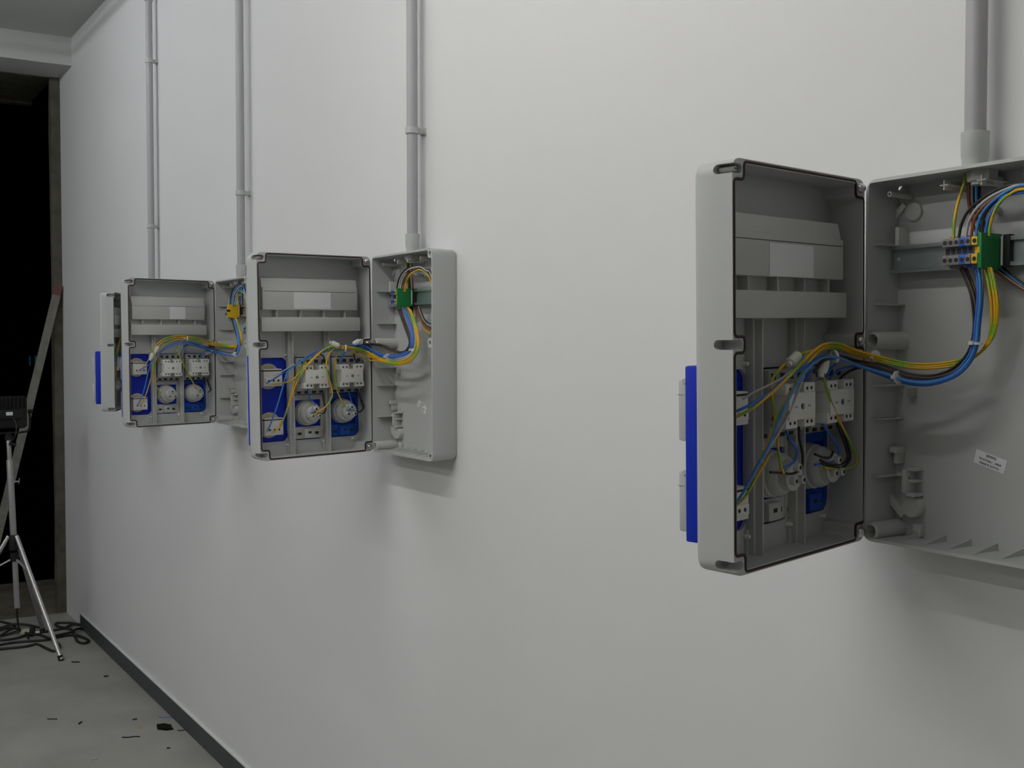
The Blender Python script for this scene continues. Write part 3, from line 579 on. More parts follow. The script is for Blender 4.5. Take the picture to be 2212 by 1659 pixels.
  ("blk",1.8,[[124.1,-18.0,462.2],[125.0,-18.0,445.3],[122.4,-14.0,429.2],[123.7,-12.0,413.5],[131.7,-12.0,389.3],[140.7,-10.0,366.5],[154.9,-12.0,343.3],[230,-20,300],[262,-30,320],[275,-34,360]]),
  ("lbl",1.8,[[133.5,-26.0,460.3],[134.4,-26.0,443.6],[131.9,-22.0,427.6],[133.8,-20.0,412.0],[136.1,-12.0,389.0],[145.1,-10.0,366.2],[159.2,-12.0,343.1],[230,-20,300],[262,-30,320],[275,-34,360]]),
  ("blk",1.8,[[135.1,-22.0,460.4],[136.0,-22.0,443.7],[133.4,-18.0,427.7],[134.8,-16.0,412.2],[139.9,-12.0,388.6],[148.8,-10.0,365.9],[162.8,-12.0,342.9],[230,-20,300],[262,-30,320],[275,-34,360]]),
  ("blk",1.8,[[125.7,-46.0,375.8],[126.3,-46.0,383.5],[129.2,-46.0,396.0],[137.2,-46.0,410.0],[150.7,-46.0,420.6],[173.6,-46.0,431.0],[197.1,-46.0,435.1],[246,-44,432],[262,-40,402],[266,-36,362],[248,-30,322],[206,-24,310]]),
  ("gry",1.8,[[135.9,-47.0,378.8],[137.0,-47.0,387.0],[140.6,-47.0,400.3],[151.5,-47.0,414.0],[168.4,-47.0,424.5],[189.1,-47.0,431.2],[206.5,-47.0,433.4],[246,-44,428],[262,-40,398],[266,-36,358],[248,-30,318],[206,-24,306]]),
  ("brn",1.8,[[142.7,-46.0,380.0],[143.8,-46.0,389.2],[147.9,-46.0,402.4],[155.8,-46.0,411.4],[167.8,-46.0,420.4],[185.6,-46.0,427.5],[203.0,-46.0,430.7],[243,-44,424],[259,-40,394],[263,-36,354],[245,-30,314],[203,-24,302]]),
  ("lbl",1.8,[[150.2,-47.0,381.5],[151.3,-47.0,390.1],[155.4,-47.0,402.7],[165.6,-47.0,414.7],[180.4,-47.0,424.3],[195.0,-47.0,430.6],[209.4,-47.0,433.1],[248,-44,428],[264,-40,398],[268,-36,358],[250,-30,318],[208,-24,306]]),
  ("blk",1.8,[[156.8,-45.0,382.7],[156.6,-45.0,391.9],[160.1,-45.0,405.6],[170.2,-45.0,416.5],[186.1,-45.0,425.4],[205.3,-45.0,428.5],[244,-44,420],[260,-40,390],[264,-36,350],[246,-30,310],[204,-24,298]]),
  ("blu",1.8,[[161.8,-46.0,382.2],[162.8,-46.0,390.2],[166.9,-46.0,401.7],[176.9,-46.0,415.7],[191.5,-46.0,424.7],[240,-44,420],[256,-40,390],[260,-36,350],[242,-30,310],[200,-24,298]]),
  ("gy",1.8,[[168.0,-48.0,378.9],[168.5,-48.0,388.5],[171.9,-48.0,401.1],[180.0,-48.0,415.2],[192.8,-48.0,424.4],[210.1,-48.0,428.2],[244,-44,418],[260,-40,388],[264,-36,348],[246,-30,308],[204,-24,296]]),
  ("blu",1.75,[[147.4,-44.0,345.3],[152.2,-46.0,325.9],[154.0,-48.0,304.0],[152.7,-50.0,276.8],[152.0,-52.0,255.0],[145.8,-56.0,235.3],[129.6,-62.0,217.5],[101.8,-68.0,208.1],[72.8,-74.0,209.1],[40.7,-82.0,218.8],[21.6,-102.4,227.4],[30.0,-147.3,237.0],[32.8,-181.3,237.2],[41.3,-218.0,224.9],[43.9,-251.2,211.8],[45.1,-278.4,196.2],[46.1,-304.9,185.2],[37.7,-321.9,176.4]]),
  ("lbl",1.75,[[153.3,-48.0,344.5],[158.1,-50.0,325.2],[159.9,-52.0,303.4],[158.6,-54.0,276.3],[157.9,-56.0,254.6],[151.8,-60.0,234.3],[135.7,-66.0,216.6],[108.1,-72.0,207.2],[79.4,-78.0,208.2],[47.5,-86.0,217.9],[27.3,-109.0,227.6],[35.6,-153.7,237.1],[37.8,-185.2,235.6],[46.0,-220.6,219.5],[46.9,-246.5,190.2],[45.4,-262.0,163.6],[46.2,-278.9,134.8],[46.4,-297.2,111.8],[44.2,-314.4,86.1],[40.5,-325.0,70.6]]),
  ("blu",1.75,[[151.6,-42.0,344.3],[156.4,-44.0,325.0],[158.1,-46.0,303.1],[156.9,-48.0,275.9],[156.2,-50.0,254.2],[150.0,-54.0,232.6],[133.9,-60.0,214.8],[106.2,-66.0,205.4],[77.4,-72.0,206.4],[45.5,-80.0,216.0],[18.8,-99.1,227.4],[27.2,-144.2,237.0],[23.5,-154.8,232.5],[17.6,-164.4,226.8],[14.3,-177.0,218.4],[11.2,-185.5,204.3]]),
  ("blu",1.75,[[147.8,-41.0,344.3],[152.6,-43.0,324.8],[154.3,-45.0,302.9],[153.1,-47.0,275.7],[152.4,-49.0,253.8],[146.2,-53.0,231.5],[130.0,-59.0,213.6],[102.2,-65.0,204.1],[73.2,-71.0,205.1],[41.1,-79.0,214.8],[17.4,-97.4,227.3],[25.8,-142.6,237.0],[16.9,-130.8,231.1],[9.7,-135.1,222.9],[1.2,-133.8,211.8]]),
  ("blk",1.6,[[124.7,-44.0,348.3],[134.5,-44.0,330.1],[143.8,-46.0,309.9],[148.6,-47.0,282.4],[148.0,-49.0,257.7],[141.7,-53.0,238.5],[124.9,-60.0,221.8],[100.2,-66.0,214.7],[74.5,-72.0,216.5],[42.5,-80.0,226.4],[18.8,-99.2,232.0],[26.2,-139.7,238.1],[26.1,-165.8,235.4],[14.6,-169.2,221.1]]),
  ("dbr",1.7,[[130.0,-46.0,345.7],[139.7,-46.0,327.6],[149.0,-48.0,307.5],[153.8,-49.0,280.1],[153.1,-51.0,255.5],[147.0,-55.0,236.4],[130.2,-62.0,219.8],[105.7,-68.0,212.6],[76.1,-74.0,214.3],[44.2,-82.0,224.1],[21.6,-102.4,229.7],[29.0,-142.9,235.8],[28.9,-168.8,233.2],[17.3,-172.2,218.9]]),
  ("dbr",1.7,[[129.5,-41.0,348.7],[139.3,-41.0,330.5],[148.5,-43.0,310.3],[153.3,-44.0,282.9],[152.7,-46.0,258.3],[146.5,-50.0,239.1],[129.7,-57.0,222.5],[105.1,-63.0,215.4],[73.5,-69.0,217.0],[41.4,-77.0,226.9],[14.0,-91.9,232.5],[21.5,-132.7,238.6],[21.4,-159.0,235.9],[9.9,-162.5,221.5]]),
  ("gry",1.6,[[155.5,-44.0,343.2],[157.8,-46.0,325.7],[157.0,-47.0,303.9],[153.7,-47.0,276.8],[151.7,-49.0,255.0],[144.9,-53.0,236.4],[128.6,-58.0,218.6],[100.7,-64.0,210.2],[73.0,-70.0,211.9],[40.9,-78.0,221.7],[16.0,-95.8,229.0],[24.4,-141.0,235.8],[34.0,-186.6,236.1],[35.5,-206.3,223.6],[38.4,-227.6,189.4],[39.4,-245.2,162.7],[43.5,-276.2,131.8],[44.8,-299.2,107.5],[39.7,-312.9,82.4],[37.0,-318.8,72.9]]),
  ("yg",1.75,[[160.5,-46.0,342.9],[167.7,-48.0,324.0],[171.0,-47.0,300.8],[169.8,-44.0,276.6],[164.0,-42.0,257.7],[152.6,-42.0,241.9],[133.6,-46.0,235.1],[107.3,-54.0,229.9],[78.3,-64.0,229.0],[49.7,-76.0,234.5],[24.5,-106.0,245.4],[32.4,-148.6,254.0],[38.5,-183.7,251.7],[44.2,-217.4,235.9],[45.8,-241.9,218.2],[47.3,-274.7,197.3],[46.1,-304.8,180.0],[37.7,-321.8,170.1]]),
  ("yg",1.75,[[165.4,-46.0,342.6],[172.5,-48.0,323.8],[175.8,-47.0,300.6],[173.7,-44.0,276.5],[166.4,-42.0,257.7],[152.6,-42.0,241.9],[133.6,-46.0,232.4],[107.4,-54.0,227.1],[78.3,-64.0,226.2],[49.8,-76.0,231.6],[21.7,-102.7,242.5],[29.0,-143.1,250.6],[35.0,-177.4,248.4],[37.5,-206.2,230.2],[37.5,-223.8,208.4],[39.9,-243.0,188.7],[41.8,-259.8,166.0],[42.7,-272.5,145.0],[41.5,-285.1,121.4],[33.7,-286.8,109.0]]),
  ("yg",1.75,[[169.0,-46.0,342.4],[176.1,-48.0,323.7],[179.4,-47.0,300.5],[176.5,-44.0,276.5],[168.2,-42.0,257.7],[152.6,-42.0,241.9],[133.7,-46.0,230.1],[107.4,-54.0,224.8],[78.4,-64.0,223.9],[49.8,-76.0,229.3],[18.9,-99.3,239.6],[26.2,-139.9,248.3],[31.7,-172.2,247.3],[34.8,-203.5,244.0],[32.2,-218.6,239.6],[29.2,-232.4,231.4],[32.1,-253.5,219.1],[33.9,-261.3,209.0],[34.1,-262.1,195.5],[30.7,-256.1,178.9],[26.0,-245.0,148.2],[30.6,-247.2,129.4],[37.3,-249.3,110.9],[35.9,-243.1,101.1]]),
  ("gy",1.6,[[26.5,-150.1,241.5],[25.3,-162.5,231.4],[24.3,-166.9,221.3],[22.2,-157.8,202.9],[15.1,-136.3,174.7],[8.1,-105.9,141.3],[-0.3,-78.5,115.8],[-4.6,-69.0,102.3],[-3.8,-81.1,94.7],[3.3,-111.7,94.8],[14.5,-151.2,100.4]]),
  ("yg",1.6,[[35.5,-267.9,122.7],[39.0,-291.9,97.4],[38.4,-307.3,78.6],[35.7,-321.8,66.6]]),
  ("gry",1.5,[[37.2,-231.4,222.2],[34.2,-245.0,213.6],[36.8,-273.9,203.9],[37.5,-294.4,197.4],[34.8,-309.1,190.2]]),
  ("blk",1.7,[[11.0,-74.3,224.1],[10.3,-89.1,222.5],[3.7,-96.0,218.3],[-3.4,-100.6,211.7],[-7.4,-101.1,205.2]]),
  ("blk",1.6,[[-5.7,-108.4,158.2],[-3.2,-101.6,140.3],[-3.8,-90.3,120.2],[-4.4,-87.6,105.8],[-0.3,-105.1,100.6],[8.6,-134.7,103.0],[13.8,-157.1,109.9]]),
  ("blk",1.6,[[-7.6,-100.2,157.8],[-5.1,-93.4,139.9],[-5.3,-83.6,119.8],[-5.9,-81.0,105.3],[-1.3,-101.0,96.1],[8.6,-134.7,101.0],[13.8,-157.1,105.9]]),
  ("blk",1.6,[[3.8,-122.8,118.3],[8.4,-133.7,111.7],[12.3,-150.5,112.9],[16.9,-170.4,118.3]]),
  ("blu",1.6,[[-0.8,-138.3,153.7],[0.4,-126.1,139.8],[-1.1,-110.6,126.1],[-2.2,-105.7,112.8],[4.8,-127.1,105.2],[16.9,-170.2,105.2]]),
  ("blk",1.6,[[11.8,-192.8,154.7],[19.7,-200.2,140.3],[20.6,-195.4,117.6],[21.6,-199.3,102.8],[25.9,-218.1,98.1],[33.9,-243.3,101.0],[42.5,-271.9,104.6]]),
  ("blu",1.6,[[16.1,-220.1,149.3],[21.6,-217.1,137.3],[21.1,-206.3,126.7],[21.6,-208.2,114.5],[27.6,-225.4,108.7],[33.9,-243.4,107.0]]),
  ("blu",1.6,[[42.6,-80.0,218.9],[10.3,-89.2,224.8],[8.6,-117.0,221.6],[-0.1,-124.0,211.6],[-3.8,-125.6,202.7]])]}
TIES = {
 0: [
  ],
 1: [
  ("tie",193.4,-62.0,225.8,0.7,0,0.4),
  ("tie",34.5,-165.2,275.4,0,1,0),
  ("tie",9.5,-67.6,236.8,1,1,0),
  ("conn",47.8,-265.3,241.6,0,-0.5,-1),
  ("conn",45.2,-280.6,219.9,0,-0.4,-1)],
 2: [
  ("tie",197.6,-54.0,242.2,0.3,0,1),
  ("tie",93.5,-66.0,225.9,1,0,0.1),
  ("conn",22.7,-166.4,254.7,0,-1,0.4),
  ("conn",13.4,-108.4,259.1,0,1,0.5),
  ("tie",20.5,-139.9,246.1,0.2,1,0)],
 3: [
  ("tie",155.1,-52.0,254.4,0.1,0,1),
  ("tie",64.8,-77.0,212.4,1,0,0.2),
  ("tie",28.5,-149.8,238.2,0.3,1,0.2),
  ("tie",33.1,-80.0,237.8,1,0,0.25),
  ("conn",33.6,-224.7,235.8,0.2,-1,-0.6),
  ("conn",23.6,-163.7,226.9,0,-0.3,-1)]}
LABP = {0: (.100, .196, .377, .3385), 1: (.100, .154, .3765, .338), 2: (.104, .202, .3765, .339), 3: (0.1053,0.2053,0.3750,0.3366)}

BOXES = [
 ('grey wall-mounted distribution box with its lid only ajar, deepest in the room', -4.782, 0.4017, 0.0129),
 ('open grey distribution box with a yellow terminal end plate, second from the doorway', -3.6317, 1.3396, 0.0061),
 ('open grey distribution box with green terminal plate and pale right side wholly in view', -2.4507, 1.4121, 0.0153),
 ('large near open grey distribution box cut by the picture edge, three grey terminals', -0.9838, 1.3424, 0.0197)]
ZB = 1.19
TERMS = {0: [('t_grey', .100), ('t_yel', .108), ('end_yellow', .116)],
         1: [('t_grey', .0925), ('t_blue', .1005), ('t_yel', .1085), ('end_yellow', .1165)],
         2: [('t_blue', .0990), ('t_blue', .1070), ('t_yel', .1150), ('end_green', .1260)],
         3: [('t_grey', .1130), ('t_grey', .1208), ('t_grey', .1286), ('t_blue', .1364), ('t_grey', .1442), ('t_yel', .1530), ('end_green', .1612)]}
TNAME = {'t_grey': ('terminal_block', 'grey terminal block'), 't_blue': ('terminal_block', 'blue terminal block'), 't_yel': ('terminal_block', 'yellow earth terminal block'),
         'end_green': ('terminal_end_plate', 'green earth terminal seen on its flat side'), 'end_yellow': ('terminal_end_plate', 'yellow terminal end plate')}
T = Matrix.Translation
for i, (lab, xh, phi, sag) in enumerate(BOXES):
    root = thing('distribution_box', (xh, 0, ZB), lab, 'electrical box', 'distribution boxes along the white wall')
    ML = T((0, -BD, BH / 2)) @ Matrix.Rotation(-phi, 4, 'Z') @ Matrix.Rotation(sag, 4, 'Y') @ T((0, 0, -BH / 2))
    # base
    base = link('base', ME['base'], root)
    link('knockout_disc', ME['knockout_disc'], base); link('knockout_disc', ME['knockout_disc_low'], base)
    link('slot_cover', ME['slot_cover'], base, T((.005, 0, .424))); link('slot_cover', ME['slot_cover_low'], base, T((.012, 0, .043)))
    for x, z in ((.022, .4445), (.150, .413)): link('screw_boss', ME['screw_boss'], base, T((x, 0, z)))
    for x in (.104, .155, .215): link('cross_rib', ME['cross_rib'], base, T((x, 0, .446)))
    link('rail_post', ME['rail_post'], base, T((.018, 0, .392)))
    for z in (.381, .3045, .200, .157, .0825): link('side_rib', ME['side_rib'], base, T((0, 0, z)))
    for k in range(7): link('gusset', ME['gusset'], base, T((.046 + .036 * k, 0, .0042)))
    for n in ('clip_bracket', 'small_hook', 'pad', 'pad_low', 'gland_nut'): link(n.replace('_low', ''), ME[n], base)
    for z in (ZM, .0130): link('hinge_boss', ME['hinge_boss'], base, T((0, 0, z)))
    # rail and terminals
    rail = link('din_rail', ME['din_rail'], root); link('rail_support', ME['rail_support'], rail); link('rail_support', ME['rail_support'], rail, T((BW - .026, 0, 0)))
    for n, x in TERMS[i]:
        link(TNAME[n][0], ME[n], root, T((x, 0, 0)), label=TNAME[n][1])
    link('end_clamp', ME['end_clamp'], rail, T((TERMS[i][-1][1] + .006, 0, 0)))
    # paper label on the back wall
    if i >= 2:
        R = T((.1430, -.0037, .1110)) @ Matrix.Rotation(math.radians(15 if i == 3 else 24), 4, 'Y')
        b = MB(); b.box((-.0215, -.0004, -.0085), (.0215, 0, .0085), M_label)
        pl = link('paper_label', b.mesh('paper_label'), root, R, label='small white printed paper label stuck askew on the back')
        for s_, z, h in (('GEWISS', .0052, .0042), ('Via A.Volta,1 - 24069', -.0004, .0036), ('CENATE SOTTO', -.0056, .0038)):
            link('lettering', text_mesh(s_, h, M_ink, True), pl, T((0, -.0005, z)) @ Matrix.Rotation(math.pi / 2, 4, 'X'))
    # lid
    lid = link('lid', ME['lid'], root, ML)
    link('gasket', ME['gasket'], lid, label='dark maroon rubber gasket'); link('rim_bead', ME['rim_bead'], lid)
    bw = link('breaker_window', ME['breaker_window'], root, ML); link('groove_shade', ME['groove_shade'], bw)
    link('ledge', ME['ledge'], lid)
    for x in (.244, .181, .120, .062): link('web', ME['web'], bw, T((x, 0, 0)))
    p0, p1, z1, z0 = LABP[i]
    b = MB(); b.box((p0, -.0136, z0), (p1, -.0129, z1), M_label, 0); link('blank_label', b.mesh('blank_label'), bw, label='blank white label')
    for x in (.1985, .102): link('rib', ME['rib'], lid, T((x, 0, 0)))
    for x, z in ((.210, .234), (.208, .028), (.112, .030), (.030, .030), (.112, .236), (.186, .236)): link('fixing_screw', ME['fixing_screw'], lid, T((x, 0, z)))
    for z in (BH - .0115, ZM, .0115):
        if z > .4: link('lid_screw', ME['lid_screw'], lid, T((.2905, -.003, z)))
        link('hinge_pin', ME['hinge_pin'], lid, T((.0125, -.004, z)))
    # sockets
    c = CUTS[0][2]
    pl = link('socket_plate', ME['blue_plate'], root, ML @ T((c, 0, 0)), label='blue plate with two grey flap sockets')
    for z in (.040, .146): link('socket_flap', ME['flap'], pl, T((0, 0, z)))
    for z in (.075, .186):
        link('outlet_rear', ME['outlet_rear'], root, ML @ T((c + .003, 0, z)), label='white rear of a domestic outlet')
    for c, pm, fm in ((CUTS[1][2], 'blue_plate', 'frame_grey'), (CUTS[2][2], 'blue_plate', 'frame_blue')):
        pl = link('socket_plate', ME[pm], root, ML @ T((c, 0, 0)))
        link('round_outlet', ME['outlet'], pl); link('switch_knob', ME['knob'], pl)
        sr = link('socket_rear', ME['socket_rear'], root, ML @ T((c + .004, 0, 0))); link('socket_frame', ME[fm], sr, T((-.004, 0, 0)))
        sw = link('isolator_switch', ME['switch_body'], root, ML @ T((c, 0, 0))); link('contact_block', ME['contact_block'], sw, T((.002, 0, 0)), label='white contact block')
    # wires
    for col, r, pts in WIRES[i]:
        b = MB()
        P = [(x / 1000, y / 1000, z / 1000) for x, y, z in pts]
        if col == 'yg': b.tube(P, r / 1000, W['yel'], m2=W['grn'], sub=6)
        elif col == 'gy': b.tube(P, r / 1000, W['grn'], m2=W['yel'], sub=6)
        else: b.tube(P, r / 1000, W[col], sub=6)
        link('wire', b.mesh('wire', 60), root)
    for kind, x, y, z, dx, dy, dz in TIES[i]:
        b = MB(); ax = Vector((dx, dy, dz)).normalized()
        if kind == 'tie':
            b.lathe([(.0075, -.0014), (.0082, -.0014), (.0082, .0014), (.0075, .0014)], (0, 0, 0), ax, M_white, 14)
            b.box((-.003, -.0105, -.002), (.003, -.0068, .0025), M_white, .0006)
            link('cable_tie', b.mesh('cable_tie'), root, T((x / 1000, y / 1000, z / 1000)))
        else:
            b.lathe([(.004, -.010), (.0062, -.008), (.0066, .006), (.005, .009)], (0, 0, 0), ax, M_white, 12)
            b.lathe([(.003, .006), (.0034, .014)], (0, 0, 0), ax, M_white, 10)
            link('wire_connector', b.mesh('wire_connector'), root, T((x / 1000, y / 1000, z / 1000)))

# ------------------------------------------------------------------ conduits
CX = [-4.520, -3.468, -2.302, -0.849]
CLAB = ['grey conduit nearest the doorway, with a sleeve joint near the ceiling',
        'grey conduit dropping to the box with the yellow terminal plate',
        'grey conduit above the box with green terminal plate, one wall clip in view',
        'wide-looking near grey conduit entering the box with three grey terminals']
CLIPS = [(2.555, 1.912), (1.922,), (1.930,), ()]
b = MB(); b.lathe([(.0132, -.007), (.0158, -.007), (.0158, .007), (.0132, .007)], (0, -.030, 0), (0, 0, 1), M_pvc2, 18)
b.box((-.008, -.018, -.006), (.008, 0, .006), M_pvc2, .001); b.box((-.012, -.003, -.008), (.012, 0, .008), M_pvc2, .001); ME['clip'] = b.mesh('clip')
b = MB(); b.lathe([(.0148, -.003), (.0148, .008), (.0158, .010), (.0165, .036), (.0165, .040), (.0128, .041)], (0, -.030, 0), (0, 0, 1), M_pvc2, 22); ME['coupling'] = b.mesh('coupling')
b = MB(); b.lathe([(.0128, 0), (.0160, .002), (.0160, .075), (.0128, .078)], (0, -.030, 0), (0, 0, 1), M_pvc2, 20); ME['sleeve'] = b.mesh('sleeve')
for i in range(4):
    z0 = ZB + BH
    t = thing('conduit', (CX[i], 0, z0), CLAB[i], 'conduit', 'conduits running up the white wall')
    b = MB(); b.lathe([(.0125, .001), (.0125, ZC - z0 - .001)], (0, -.030, 0), (0, 0, 1), M_pvc, 24); link('tube', b.mesh('tube'), t)
    link('coupling', ME['coupling'], t, T((0, 0, .003)))
    for z in CLIPS[i]: link('clip', ME['clip'], t, T((0, 0, z - z0)))
    if i == 0: link('sleeve', ME['sleeve'], t, T((0, 0, 2.785 - z0)))

# ------------------------------------------------------------------ tripod and floodlight by the doorway
HX, HY = -5.75, -0.361
t = thing('tripod_stand', (HX, HY, 0), 'chromed tripod stand in front of the dark doorway', 'tripod')
lean = lambda z: -0.034 * (z - 0.527)
b = MB(); b.lathe([(.0150, 0), (.0150, .36), (.0145, .361)], (0, lean(.545), .545), (0, -.034, 1), M_alu, 18); link('pole', b.mesh('pole'), t)
b = MB(); b.lathe([(.0105, 0), (.0105, .108), (.0090, .110)], (0, lean(.90), .90), (0, -.034, 1), M_alu, 16); link('inner_pole', b.mesh('inner_pole'), t)
b = MB(); b.lathe([(.013, 0), (.013, .24)], (0, lean(.20), .20), (0, -.034, 1), M_alu, 16); link('lower_pole', b.mesh('lower_pole'), t)
b = MB(); b.lathe([(.019, .475), (.022, .48), (.022, .545), (.018, .55)], (0, 0, 0), (0, 0, 1), M_black, 16)
b.lathe([(.020, .425), (.020, .465)], (0, 0.002, 0), (0, 0, 1), M_black, 14); link('hub', b.mesh('hub'), t)
b = MB(); b.lathe([(.017, 0), (.018, .02), (.014, .024)], (0, lean(1.0), 1.0), (0, 0, 1), M_black, 14); b.cyl((0.012, lean(1.0), .985), (.02, lean(1) + .03, .975), .008, M_black, 10); link('collar', b.mesh('collar'), t)
b = MB(); b.cyl((0, lean(.80) + .014, .80), (0, lean(.80) + .036, .802), .004, M_steel, 8); b.cyl((-.012, lean(.8) + .036, .79), (.012, lean(.8) + .036, .815), .003, M_steel, 8); link('locking_screw', b.mesh('locking_screw'), t)
for fx, fy in ((-5.439, -.214), (-6.039, -.187), (-5.75, -.70)):
    d = Vector((fx - HX, fy - HY, 0)); a = d.normalized() * .022 + Vector((0, 0, .545)); e = Vector((d.x, d.y, .006))
    b = MB(); b.cyl(a, e, .0105, M_steel if fx > -5.5 or fy < -.5 else M_alu, 14); lg = link('leg', b.mesh('leg'), t)
    b = MB(); b.cyl(e + (a - e) * .0 - Vector((0, 0, .006)), e + (a - e) * .03, .012, M_black, 12); link('rubber_foot', b.mesh('rubber_foot'), lg)
    m_ = a + (e - a) * .30
    b = MB(); b.cyl((0, .002, .44), m_, .005, M_alu, 8); link('brace', b.mesh('brace'), lg)
t = thing('floodlight', (HX, HY + lean(1.05), 1.045), 'unlit black work floodlight on top of the tripod', 'floodlight')
RZ = Matrix.Rotation(math.radians(8), 4, 'Z')
b = MB(); b.box((-.050, -.085, .012), (.020, .085, .150), M_black, .012); body = link('housing', b.mesh('housing'), t, RZ)
b = MB(); b.box((0, -.0012, .105), (.034, .0012, .160), M_black); fin = b.mesh('cooling_fin')
for k in range(9): link('cooling_fin', fin, body, T((0, -.072 + k * .018, 0)))
b = MB(); b.box((-.062, -.094, .004), (-.048, .094, .158), M_black, .004); link('front_frame', b.mesh('front_frame'), t, RZ)
b = MB(); b.box((.0195, -.055, .055), (.036, .055, .100), M_black, .006); jb = link('junction_box', b.mesh('junction_box'), t, RZ)
b = MB(); b.box((.0358, -.018, .072), (.0366, .012, .088), M_label); link('rating_label', b.mesh('rating_label'), jb, label='small white rating label')
b = MB()
b.tube([(0, .094, .09), (0, .099, .07), (0, .095, .0), (0, .06, -.012), (0, 0, -.012), (0, -.06, -.012), (0, -.095, 0), (0, -.099, .07), (0, -.094, .09)], .005, M_black, sub=5); b.cyl((0, .094, .085), (0, .112, .085), .010, M_black, 12); link('bracket', b.mesh('bracket'), t, RZ)
b = MB(); b.cyl((0, 0, -.034), (0, 0, -.008), .011, M_black, 12); link('spigot', b.mesh('spigot'), t)
b = MB(); b.tube([(.03, .02, .058), (.06, .028, .02), (.055, .02, -.03), (.03, .006, -.05)], .003, M_cord, sub=6); link('cord', b.mesh('cord'), t)

# ------------------------------------------------------------------ plank leaning in the doorway
t = thing('plank', (-6.36, -0.455, 0), 'narrow pale wooden batten with a red tip leaning in the doorway', 'plank')
A = Vector((0, 0, 0.008)); B = Vector((-0.035, 0.432, 1.765)); d = (B - A).normalized(); s_ = d.cross(Vector((1, 0, 0))).normalized()
def bar(A, B, w_, th, m):
    b = MB(); d = (B - A).normalized(); s_ = d.cross(Vector((1, 0, 0))).normalized() * w_ / 2; n_ = d.cross(s_).normalized() * th / 2
    b.add([A - s_ - n_, A + s_ - n_, A + s_ + n_, A - s_ + n_, B - s_ - n_, B + s_ - n_, B + s_ + n_, B - s_ + n_],
          [[3, 2, 1, 0], [4, 5, 6, 7], [0, 1, 5, 4], [1, 2, 6, 5], [2, 3, 7, 6], [3, 0, 4, 7]], m)
    return b
L_ = (B - A).length
link('batten', bar(A, A + d * (L_ - .055), .040, .018, M_wood).mesh('batten'), t)
link('painted_tip', bar(A + d * (L_ - .055), B, .040, .018, M_red).mesh('painted_tip'), t, label='red painted tip')

# ------------------------------------------------------------------ cables on the floor
CABLES = [('power_cable', 'dark cable with long loops reaching the skirting board', [[-5.982, -0.447, 0.006], [-5.949, -0.379, 0.006], [-5.959, -0.314, 0.006], [-6.009, -0.242, 0.012], [-6.014, -0.165, 0.006], [-6.035, -0.095, 0.006], [-6.073, -0.031, 0.012], [-6.066, -0.001, 0.006], [-6.137, -0.041, 0.006], [-6.171, -0.094, 0.006], [-6.112, -0.11, 0.006], [-6.021, -0.091, 0.012], [-5.961, -0.065, 0.012], [-5.878, -0.07, 0.006], [-5.73, -0.083, 0.006], [-5.677, -0.064, 0.006], [-5.711, -0.037, 0.006], [-5.776, -0.043, 0.006], [-5.85, -0.076, 0.012], [-5.877, -0.136, 0.006], [-5.839, -0.207, 0.006], [-5.86, -0.288, 0.006], [-5.872, -0.369, 0.006], [-5.843, -0.465, 0.006]]),
 ('power_cable', 'dark cable coiled tightly around the tripod base', [[-6.456, -0.395, 0.006], [-6.363, -0.341, 0.006], [-6.253, -0.295, 0.006], [-6.188, -0.3, 0.006], [-6.163, -0.348, 0.012], [-6.13, -0.416, 0.006], [-6.183, -0.431, 0.006], [-6.216, -0.362, 0.006], [-6.209, -0.297, 0.018], [-6.178, -0.232, 0.012], [-6.092, -0.184, 0.006], [-6.029, -0.189, 0.006], [-5.982, -0.234, 0.006], [-6.04, -0.291, 0.018], [-6.054, -0.364, 0.006], [-6.029, -0.441, 0.006]]),
 ('power_cable', 'dark cable curling out in front of the heap', [[-5.752, -0.488, 0.006], [-5.778, -0.424, 0.006], [-5.766, -0.344, 0.006], [-5.767, -0.299, 0.006], [-5.781, -0.259, 0.006], [-5.689, -0.238, 0.006], [-5.607, -0.216, 0.006], [-5.646, -0.186, 0.006], [-5.706, -0.172, 0.006], [-5.772, -0.181, 0.012], [-5.825, -0.201, 0.018], [-5.904, -0.228, 0.02], [-5.963, -0.271, 0.02], [-6.108, -0.313, 0.02], [-6.041, -0.376, 0.012], [-5.926, -0.454, 0.006]]),
 ('thin_cable', 'thin dark cord rising from the cable heap to the stand', [[-5.914, -0.275, 0.006], [-5.999, -0.278, 0.012], [-6.0, -0.3, 0.03], [-5.95, -0.315, 0.07], [-5.85, -0.335, 0.13], [-5.78, -0.347, 0.185], [-5.755, -0.348, 0.21]]),
 ('power_cable', 'short dark cable end crossing toward the skirting board', [[-5.957, -0.008, 0.006], [-5.935, -0.041, 0.018], [-5.881, -0.092, 0.018], [-5.861, -0.143, 0.018], [-5.846, -0.185, 0.018]])]
for nm, lab, pts in CABLES:
    b = MB(); b.tube(pts, .0065 if nm == 'power_cable' else .005, M_cord, n=8, sub=6)
    o = link(nm, b.mesh(nm, 60)); o['label'] = lab; o['category'] = 'cable'; o['group'] = 'dark cables heaped by the tripod'
t = thing('cable_connector', (-5.985, -.268, 0), 'pale plug connector lying in the heap of dark cables', 'plug')
b = MB(); b.lathe([(.010, 0), (.018, .008), (.019, .035), (.015, .045)], (-.02, -.03, .019), (.35, 1, 0), M_beige, 14); link('connector_body', b.mesh('connector_body'), t)
b = MB(); b.lathe([(.019, 0), (.021, .004), (.021, .022)], (-.004, .012, .021), (.35, 1, 0), M_black, 14); link('connector_collar', b.mesh('connector_collar'), t)
b = MB()
for k in range(3):
    b.cyl((.012 + k * .004 - .004, .034, .017 + (k == 1) * .006), (.018 + k * .004 - .004, .052, .017 + (k == 1) * .006), .0022, M_steel, 8)
link('pin', b.mesh('pin'), t)

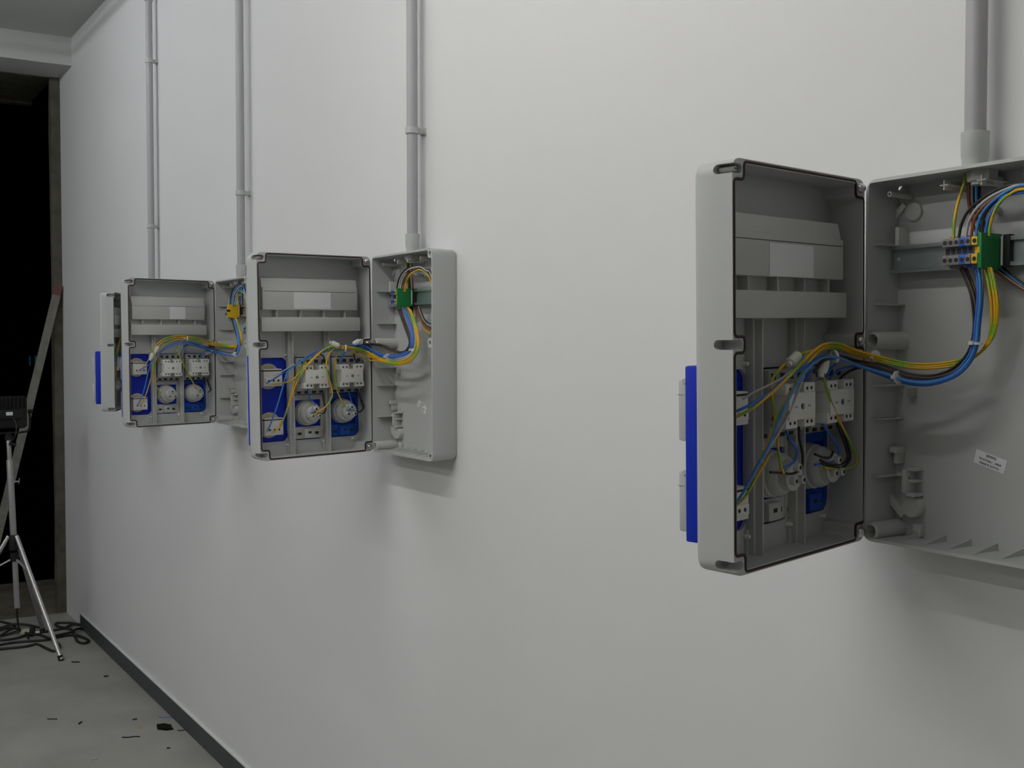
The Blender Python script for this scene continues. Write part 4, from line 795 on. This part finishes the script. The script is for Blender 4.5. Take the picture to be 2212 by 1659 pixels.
# ------------------------------------------------------------------ litter on the floor
def scrap(name, loc, label, pts, th, m):
    n = len(pts); b = MB()
    vs = [(x, y, 0.0004 + 0.002 * (k % 2)) for k, (x, y) in enumerate(pts)] + [(x, y, th + 0.003 * ((k + 1) % 2)) for k, (x, y) in enumerate(pts)]
    fs = [[k, (k + 1) % n, n + (k + 1) % n, n + k] for k in range(n)] + [list(range(n))[::-1], list(range(n, 2 * n))]
    b.add(vs, fs, m); o = link(name, b.mesh(name, 20)); o.location = loc
    o['label'] = label; o['category'] = 'scrap'; o['group'] = 'scraps littering the floor'
scrap('plastic_scrap', (-4.262, -.066, 0), 'black torn scrap, largest on the floor by the skirting', [(-.035, -.022), (.005, -.030), (.034, -.004), (.040, .020), (.006, .016), (-.010, .026), (-.030, .004)], .006, M_matte)
LITTER = [('wire_offcut',(-4.382,-0.032,0),'tiny blue wire offcut beside the skirting board',0.95,0.053,0.0014,W['blu']),
 ('wire_offcut',(-4.225,-0.201,0),'dark crooked offcut in front of the black scrap',1.10,0.064,0.0022,W['blk']),
 ('wire_offcut',(-4.198,-0.018,0),'short dark offcut touching the skirting, beside the black scrap',1.20,0.038,0.0017,W['blk']),
 ('wire_offcut',(-4.594,-0.407,0),'small dark offcut farthest left on the open floor',0.90,0.038,0.0022,W['blk']),
 ('wire_offcut',(-4.486,-0.326,0),'stubby dark offcut second from the left edge',2.40,0.022,0.0034,W['blk']),
 ('wire_offcut',(-5.372,-0.165,0),'dark chip just beside the tripod foot',0.80,0.038,0.0030,W['blk']),
 ('wire_offcut',(-4.744,-0.306,0),'long thin curved grey strand on the open floor',0.90,0.112,0.0010,W['gry']),
 ('wire_offcut',(-5.066,-0.100,0),'small dark crumb halfway between tripod and skirting',1.20,0.017,0.0034,W['blk']),
 ('wire_offcut',(-4.418,-0.139,0),'tiny dark crumb behind the black scrap',1.50,0.017,0.0026,W['blk']),
 ('wire_offcut',(-4.065,-0.366,0),'pale grey crumb near the bottom of the picture',1.20,0.022,0.0026,W['gry']),
 ('wire_offcut',(-4.035,-0.117,0),'tiny crumb between the black scrap and the picture bottom',1.20,0.011,0.0026,W['blk']),
 ('wire_offcut',(-4.315,-0.145,0),'tiny yellow insulation shred beside the black scrap',1.00,0.015,0.0017,W['yel'])]
for nm, loc, label, ang, ln, r, m in LITTER:
    b = MB(); c, s_ = math.cos(ang) * ln / 2, math.sin(ang) * ln / 2
    b.tube([(-c, -s_, r), (-c * .3 + s_ * .12, -s_ * .3 - c * .12, r), (c * .4 - s_ * .1, s_ * .4 + c * .1, r), (c, s_, r)], r, m, n=6, sub=4)
    o = link(nm, b.mesh(nm, 60)); o.location = loc; o['label'] = label; o['category'] = 'scrap'; o['group'] = 'scraps littering the floor'
